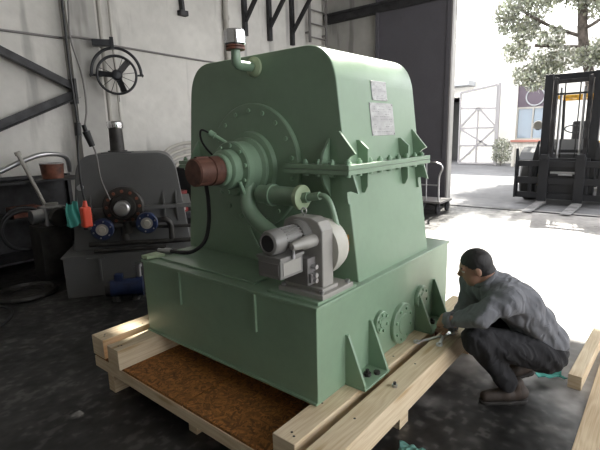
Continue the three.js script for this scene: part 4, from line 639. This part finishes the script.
// ================= OUTSIDE =================
{ // forklift facing the door
  const k = thing('forklift_truck', 'large black-masted forklift truck standing outside the open door', 'forklift', V(-0.53, 0, -9.6)), cx = -0.53;
  const A = M.blackPaint;
  M.forkSteel = std('worn_fork_steel', { color: rgb(0.3, 0.3, 0.31), map: dirtTex, roughness: 0.5, metalness: 0.3 });
  M.yellow = std('yellow_paint', { color: rgb(0.75, 0.42, 0.04), map: dirtTex, roughness: 0.45 });
  M.tyre = std('tyre_rubber', { color: rgb(0.02, 0.02, 0.02), roughness: 0.75 });
  for (const s of [-1, 1]) {
    mesh('mast_channel', [box(cx + s * 0.43 - 0.075, cx + s * 0.43 + 0.075, 0.12, 2.62, -9.2, -9.04, 0.008)], A, k);
    mesh('inner_channel', [box(cx + s * 0.30 - 0.035, cx + s * 0.30 + 0.035, 0.14, 2.55, -9.16, -9.02, 0.006)], M.darkSteel, k);
    mesh('lift_cylinder', [cyl(V(cx + s * 0.2, 0.2, -9.13), V(cx + s * 0.2, 2.35, -9.13), 0.028)], M.steel, k);
    mesh('lift_chain', box(cx + s * 0.13 - 0.012, cx + s * 0.13 + 0.012, 0.6, 2.5, -9.06, -9.05), M.darkSteel, k);
    const f = mesh('fork', [poly([[0, 0.06], [0.06, 0.06], [0.06, 0.98], [0, 0.98]], 0.17, 0.004).rotateY(-Math.PI / 2).translate(cx + (s < 0 ? -0.275 : 0.37), 0.012, -8.88)], A, k);
    mesh('fork_blade', poly([[0, 0.01], [1.2, 0.012], [1.24, 0.018], [1.2, 0.028], [0.09, 0.06], [0, 0.07]], 0.17, 0.004).rotateY(-Math.PI / 2).translate(cx + (s < 0 ? -0.275 : 0.37), 0.012, -8.88), M.forkSteel, f);
    mesh('fork_hook', box(cx + (s < 0 ? -0.43 : 0.21), cx + (s < 0 ? -0.29 : 0.35), 0.93, 1.03, -8.9, -8.8, 0.006), A, k);
    mesh('side_plate', [poly([[8.85, 0.12], [9.05, 0.1], [9.05, 0.9], [8.93, 1.15], [8.87, 1.15], [8.87, 0.85]].reverse(), 0.04, 0.004).rotateY(Math.PI / 2).translate(cx + s * 0.9 - 0.02, 0, 0)], A, k);
    mesh('mudguard', poly([[9.1, 0.9], [9.25, 1.05], [9.5, 1.15], [9.9, 1.15], [10.1, 0.95], [10.15, 0.7], [10.1, 0.7], [10.0, 0.92], [9.8, 1.08], [9.5, 1.08], [9.3, 1.0], [9.15, 0.88]], 0.36, 0.004).rotateY(Math.PI / 2).translate(cx + s * 0.74 - 0.18, 0, 0), A, k);
    mesh('tyre', lathed([[0.2, -0.15], [0.4, -0.16], [0.45, -0.12], [0.45, 0.12], [0.4, 0.16], [0.2, 0.15]], 'x', V(cx + s * 0.74, 0.45, -9.6), 40), M.tyre, k);
    mesh('wheel_rim', lathed([[0, 0.1], [0.12, 0.1], [0.14, 0.13], [0.2, 0.13], [0.21, 0.15], [0.21, -0.15], [0, -0.1]], 'x', V(cx + s * 0.74, 0.45, -9.6), 32), M.yellow, k);
    mesh('rear_tyre', lathed([[0.15, -0.12], [0.28, -0.12], [0.32, -0.09], [0.32, 0.09], [0.28, 0.12], [0.15, 0.12]], 'x', V(cx + s * 0.6, 0.32, -11.8), 32), M.tyre, k);
    mesh('guard_post', [bar(V(cx + s * 0.52, 1.1, -9.45), V(cx + s * 0.5, 2.2, -10.0), 0.06, 0.06), bar(V(cx + s * 0.52, 1.15, -11.5), V(cx + s * 0.5, 2.2, -11.2), 0.06, 0.06)], A, k);
    mesh('headlight', lathed([[0, -0.04], [0.09, -0.04], [0.1, 0.03], [0.085, 0.05], [0, 0.045]], 'z', V(cx + s * 0.62, 1.62, -9.3), 24), M.greyLight, k);
    mesh('lamp_stalk', bar(V(cx + s * 0.5, 1.62, -9.32), V(cx + s * 0.62, 1.62, -9.32), 0.03, 0.03), A, k);
    mesh('wing_plate', poly([[0.5, 0.8], [0.62, 0.8], [0.6, 1.0], [0.53, 1.3], [0.5, 1.3]].map(([x, y]) => [cx + s * x, y]).sort(() => 0), 0.03, 0.002).translate(0, 0, -9.0), A, k);
  }
  for (const [y0, y1, z] of [[2.5, 2.62, -9.2], [1.05, 1.12, -9.2], [0.3, 0.42, -9.2]]) mesh('mast_crossbar', box(cx - 0.43, cx + 0.43, y0, y1, z, z + 0.05, 0.004), A, k);
  mesh('inner_crossbar', box(cx - 0.3, cx + 0.3, 2.42, 2.5, -9.08, -9.03, 0.004), M.darkSteel, k);
  mesh('inner_crossbar', box(cx - 0.3, cx + 0.3, 2.2, 2.24, -9.08, -9.03, 0.004), M.darkSteel, k);
  for (const [y0, y1] of [[0.78, 0.9], [0.42, 0.56], [0.12, 0.24]]) mesh('carriage_bar', box(cx - 0.88, cx + 0.88, y0, y1, -8.95, -8.885, 0.006), A, k);
  mesh('carriage_plate', [box(cx - 0.42, cx + 0.42, 0.2, 0.95, -9.02, -8.955, 0.006)], A, k);
  for (const x of [-0.62, 0.62]) mesh('carriage_post', box(cx + x - 0.03, cx + x + 0.03, 0.24, 0.8, -8.95, -8.89, 0.004), A, k);
  mesh('shift_cylinder', [cyl(V(cx - 0.25, 0.66, -8.93), V(cx + 0.25, 0.66, -8.93), 0.03), cyl(V(cx - 0.1, 0.62, -8.89), V(cx + 0.15, 0.62, -8.89), 0.018)], M.steel, k);
  mesh('chassis', [box(cx - 0.55, cx + 0.55, 0.35, 1.05, -12.1, -9.3, 0.04)], M.oldGrey, k);
  mesh('cowl', poly([[9.35, 1.05], [9.75, 1.05], [9.7, 1.3], [9.45, 1.32]].reverse(), 0.9, 0.01).rotateY(Math.PI / 2).translate(cx - 0.45, 0, 0), M.oldGrey, k);
  mesh('seat', [box(cx - 0.24, cx + 0.24, 1.08, 1.2, -10.9, -10.4, 0.04), box(cx - 0.24, cx + 0.24, 1.2, 1.7, -11.0, -10.88, 0.04)], M.black, k);
  mesh('counterweight', box(cx - 0.55, cx + 0.55, 0.3, 1.2, -12.6, -12.1, 0.1), M.yellow, k);
  mesh('steering_wheel', new THREE.TorusGeometry(0.17, 0.014, 8, 32).rotateX(1.1).translate(cx - 0.05, 1.52, -9.9), M.black, k);
  mesh('overhead_guard', [box(cx - 0.55, cx + 0.55, 2.18, 2.25, -10.05, -9.98, 0.01), box(cx - 0.55, cx + 0.55, 2.18, 2.25, -11.25, -11.18, 0.01), ...[-0.5, -0.25, 0, 0.25, 0.5].map((x) => box(cx + x - 0.025, cx + x + 0.025, 2.19, 2.24, -11.2, -10.0, 0.008))], M.yellow, k);
}
// white building across the yard
M.whiteWall = std('white_render', { map: dataTex(512, 512, plasterFn(0.9, 811), true, [5, 5]), roughness: 0.9 });
M.glassDark = std('window_glass', { color: rgb(0.13, 0.19, 0.25), roughness: 0.12, metalness: 0.0, clearcoat: 1 });
M.purple = std('plum_sheet', { color: rgb(0.11, 0.085, 0.11), map: wearTex, roughness: 0.6 });
M.terracotta = std('red_sill', { color: rgb(0.45, 0.2, 0.16), roughness: 0.8 });
M.greyRoof = std('grey_canopy', { color: rgb(0.35, 0.36, 0.38), roughness: 0.7 });
{
  const b = thing('white_building', 'white rendered building across the yard behind the forklift', 'building', V(-3, 0, -21));
  mesh('wall', [box(-26, -8.6, 0, 5.4, -20.6, -20.3), box(-8.6, -6.3, 3.05, 5.4, -20.6, -20.3), box(-6.3, -4.42, 0, 5.4, -20.6, -20.3), box(-4.42, -3.1, 0, 1.05, -20.6, -20.3), box(-4.42, -3.1, 3.42, 5.4, -20.6, -20.3), box(-3.1, 14, 0, 5.4, -20.6, -20.3)], M.whiteWall, b);
  mesh('roof', box(-26, 14, 5.4, 5.5, -30, -20.3), M.whiteWall, b);
  mesh('rear_wall', [box(-26, 14, 0, 5.4, -30, -29.7), box(-26, -25.7, 0, 5.4, -29.7, -20.6), box(13.7, 14, 0, 5.4, -29.7, -20.6)], M.whiteWall, b);
  mesh('canopy', [box(-8.6, -6.25, 3.5, 3.72, -20.3, -19.4, 0.01)], M.greyRoof, b);
  const w = mesh('window_frame', [box(-4.42, -3.1, 1.05, 1.12, -20.5, -20.38), box(-4.42, -3.1, 2.38, 2.45, -20.5, -20.38), box(-4.42, -4.36, 1.12, 2.38, -20.5, -20.38), box(-3.16, -3.1, 1.12, 2.38, -20.5, -20.38), box(-3.79, -3.73, 1.12, 2.38, -20.5, -20.38)], M.greyLight, b);
  for (const [x0, x1] of [[-4.36, -3.79], [-3.73, -3.16]]) mesh('pane', box(x0, x1, 1.12, 2.38, -20.46, -20.44), M.glassDark, w);
  const p = mesh('upper_panel', box(-4.42, -3.1, 2.45, 3.42, -20.5, -20.4), M.purple, b);
  mesh('ring_emblem', new THREE.TorusGeometry(0.36, 0.03, 8, 40).translate(-3.72, 2.86, -20.39), M.greyRoof, p);
  mesh('sill', box(-4.55, -2.97, 0.95, 1.05, -20.3, -20.12, 0.01), M.terracotta, b);
  mesh('shelving', [box(-8.6, -8.5, 0, 3, -22.5, -20.7), box(-8.5, -6.4, 0, 3, -23.1, -23)], M.oldGrey, b);
}
{ // gate leaf standing open in front of the building
  const g = thing('yard_gate', 'white sheet-steel gate leaf with diagonal bracing standing open across the yard', 'gate', V(-5.6, 0, -19.0));
  M.gateGrey = std('gate_frame_grey', { color: rgb(0.26, 0.25, 0.255), roughness: 0.6 });
  mesh('sheet', poly([[-6.42, 0.08], [-4.86, 0.08], [-4.9, 3.38], [-6.44, 3.15]], 0.02, 0.002).translate(0, 0, -19.04), M.whiteWall, g);
  const B = (a, b, c, d) => mesh('frame_bar', bar(V(a, b, -19.0), V(c, d, -19.0), 0.06, 0.07), M.gateGrey, g);
  B(-6.42, 0.08, -4.86, 0.08); B(-6.44, 3.15, -4.9, 3.38); B(-6.42, 0.08, -6.44, 3.15); B(-4.86, 0.08, -4.9, 3.38); B(-6.43, 2.5, -4.89, 2.42); B(-6.43, 1.62, -4.88, 1.62); B(-6.42, 0.86, -4.87, 0.86);
  B(-6.43, 1.65, -5.65, 2.48); B(-5.65, 2.48, -4.88, 1.65); B(-6.42, 0.1, -4.88, 1.6); B(-6.42, 1.6, -5.2, 0.86); B(-5.65, 2.46, -5.65, 0.1);
  mesh('hinge_post', box(-4.86, -4.76, 0, 3.45, -19.07, -18.97, 0.005), M.gateGrey, g);
}
// leaf masses
function leaves(name, parent, at, n, size, m, spread) {
  const s = new THREE.BufferGeometry(); s.setAttribute('position', new THREE.Float32BufferAttribute([0, 0, 0, 0.32, 0.5, 0.06, 0, 0.55, -0.04, -0.32, 0.5, 0.06, 0, 1, 0.05], 3)); s.setIndex([0, 1, 2, 0, 2, 3, 1, 4, 2, 2, 4, 3]); s.computeVertexNormals();
  s.setAttribute('uv', new THREE.Float32BufferAttribute([0, 0, 1, 0, 1, 1, 0, 1, 0.5, 1], 2));
  const o = new THREE.InstancedMesh(s, m, n); o.name = name; o.castShadow = o.receiveShadow = true; const M4 = new THREE.Matrix4(), q = new THREE.Quaternion(), e = new THREE.Euler(), c = new THREE.Color();
  for (let i = 0; i < n; i++) { const p = at(i); e.set(rr(0, 6.28), rr(0, 6.28), rr(0, 6.28)); q.setFromEuler(e); const k = size * rr(0.6, 1.3); M4.compose(p, q, V(k, k, k)); o.setMatrixAt(i, M4); const t = rr(0.6, 1.3); c.setRGB(t, t * rr(0.92, 1.05), t * rr(0.75, 1)); o.setColorAt(i, c); }
  o.userData.kind = 'stuff'; parent.add(o); return o;
}
M.leaf = std('grey_green_leaf', { color: rgb(0.32, 0.34, 0.3), roughness: 0.6, transmission: 0.35, thickness: 0, side: THREE.DoubleSide });
M.bark = std('grey_bark', { color: rgb(0.14, 0.12, 0.11), map: dirtTex, roughness: 0.9 });
{
  const t = thing('yard_tree', 'pale grey-green tree overhanging the yard above the forklift', 'tree', V(-0.9, 0, -16));
  mesh('trunk', tube([[-0.9, 0, -16], [-0.95, 1.6, -16], [-1.2, 3.2, -15.8], [-1.45, 4.4, -15.6], [-1.5, 6.2, -15.5], [-1.3, 8.2, -15.5]], 0.14, 12, 50), M.bark, t);
  const br = [[-1.45, 4.3, -15.6, -3.3, 5.4, -15.0], [-1.4, 4.0, -15.6, -2.6, 4.1, -14.8], [-1.48, 5.2, -15.6, 0.6, 6.2, -15], [-1.3, 3.6, -15.8, 0.4, 4.6, -14.9], [-1.5, 6, -15.5, -3, 7.4, -15.2], [-1.45, 4.5, -15.6, -0.4, 4.9, -14.6]];
  for (const [a, b, c, d, e, f] of br) mesh('branch', tube([[a, b, c], [mix(a, d, 0.5), mix(b, e, 0.4), mix(c, f, 0.5)], [d, e, f]], 0.05, 8, 16), M.bark, t);
  const clumps = []; const add = (x, y, z, r) => clumps.push([x, y, z, r]);
  for (let i = 0; i < 70; i++) { const x = rr(-3.7, 2.4), low = x < -2.2 ? mix(3.9, 5.0, clamp((-2.2 - x) / 1.5)) : 3.4; add(x, rr(low + 0.2, 8), rr(-16.8, -14.2), rr(0.35, 0.7)); }
  for (const [x, y] of [[-2.9, 3.25], [-2.5, 3.05], [-2.1, 3.3], [-3.2, 4.0], [-3.5, 4.9], [-2.4, 3.6], [-1.9, 3.7], [-3.6, 5.3], [-2.2, 4.3], [-1.2, 3.6], [-0.6, 3.8], [-3.0, 4.6]]) add(x, y, -15, 0.4);
  leaves('foliage', t, (i) => { const [x, y, z, r] = clumps[Math.floor(rnd() * clumps.length)], d = V(rr(-1, 1), rr(-1, 1), rr(-1, 1)).normalize().multiplyScalar(r * Math.cbrt(rnd()) * 1.1); return V(x + d.x, y + d.y * 0.8, z + d.z).sub(V(-0.9, 0, -16)); }, 42000, 0.12, M.leaf);
  t.children.forEach((c) => { if (c.isInstancedMesh) c.castShadow = true; });
}
{ const s = thing('shrub', 'low grey-green shrub at the foot of the open gate', 'shrub', V(-4.55, 0, -18.9));
  for (const [x, h] of [[0, 1.0], [0.15, 0.8], [-0.12, 0.7]]) mesh('stem', cyl(V(-4.55, 0, -18.9), V(-4.55 + x, h, -18.9), 0.015, 0.008, 6), M.bark, s);
  leaves('foliage', s, () => { const d = V(rr(-1, 1), rr(-1, 1), rr(-1, 1)).normalize().multiplyScalar(Math.cbrt(rnd())); return V(d.x * 0.42, 0.62 + d.y * 0.58, d.z * 0.35); }, 900, 0.1, M.leaf); }
for (const [x, h, lab] of [[-4.0, 0.9, 'taller of two short posts between the shrub and forklift'], [-3.75, 0.75, 'shorter of two short posts between the shrub and forklift']]) tag(mesh('yard_post', [cyl(V(x, 0, -18.6), V(x + 0.06, h, -18.6), 0.07, 0.06, 14), cyl(V(x + 0.06, h, -18.6), V(x + 0.062, h + 0.03, -18.6), 0.075, 0.05, 14)], M.beige), lab, 'post', 'short posts in the yard');
renderer.render(scene, camera);
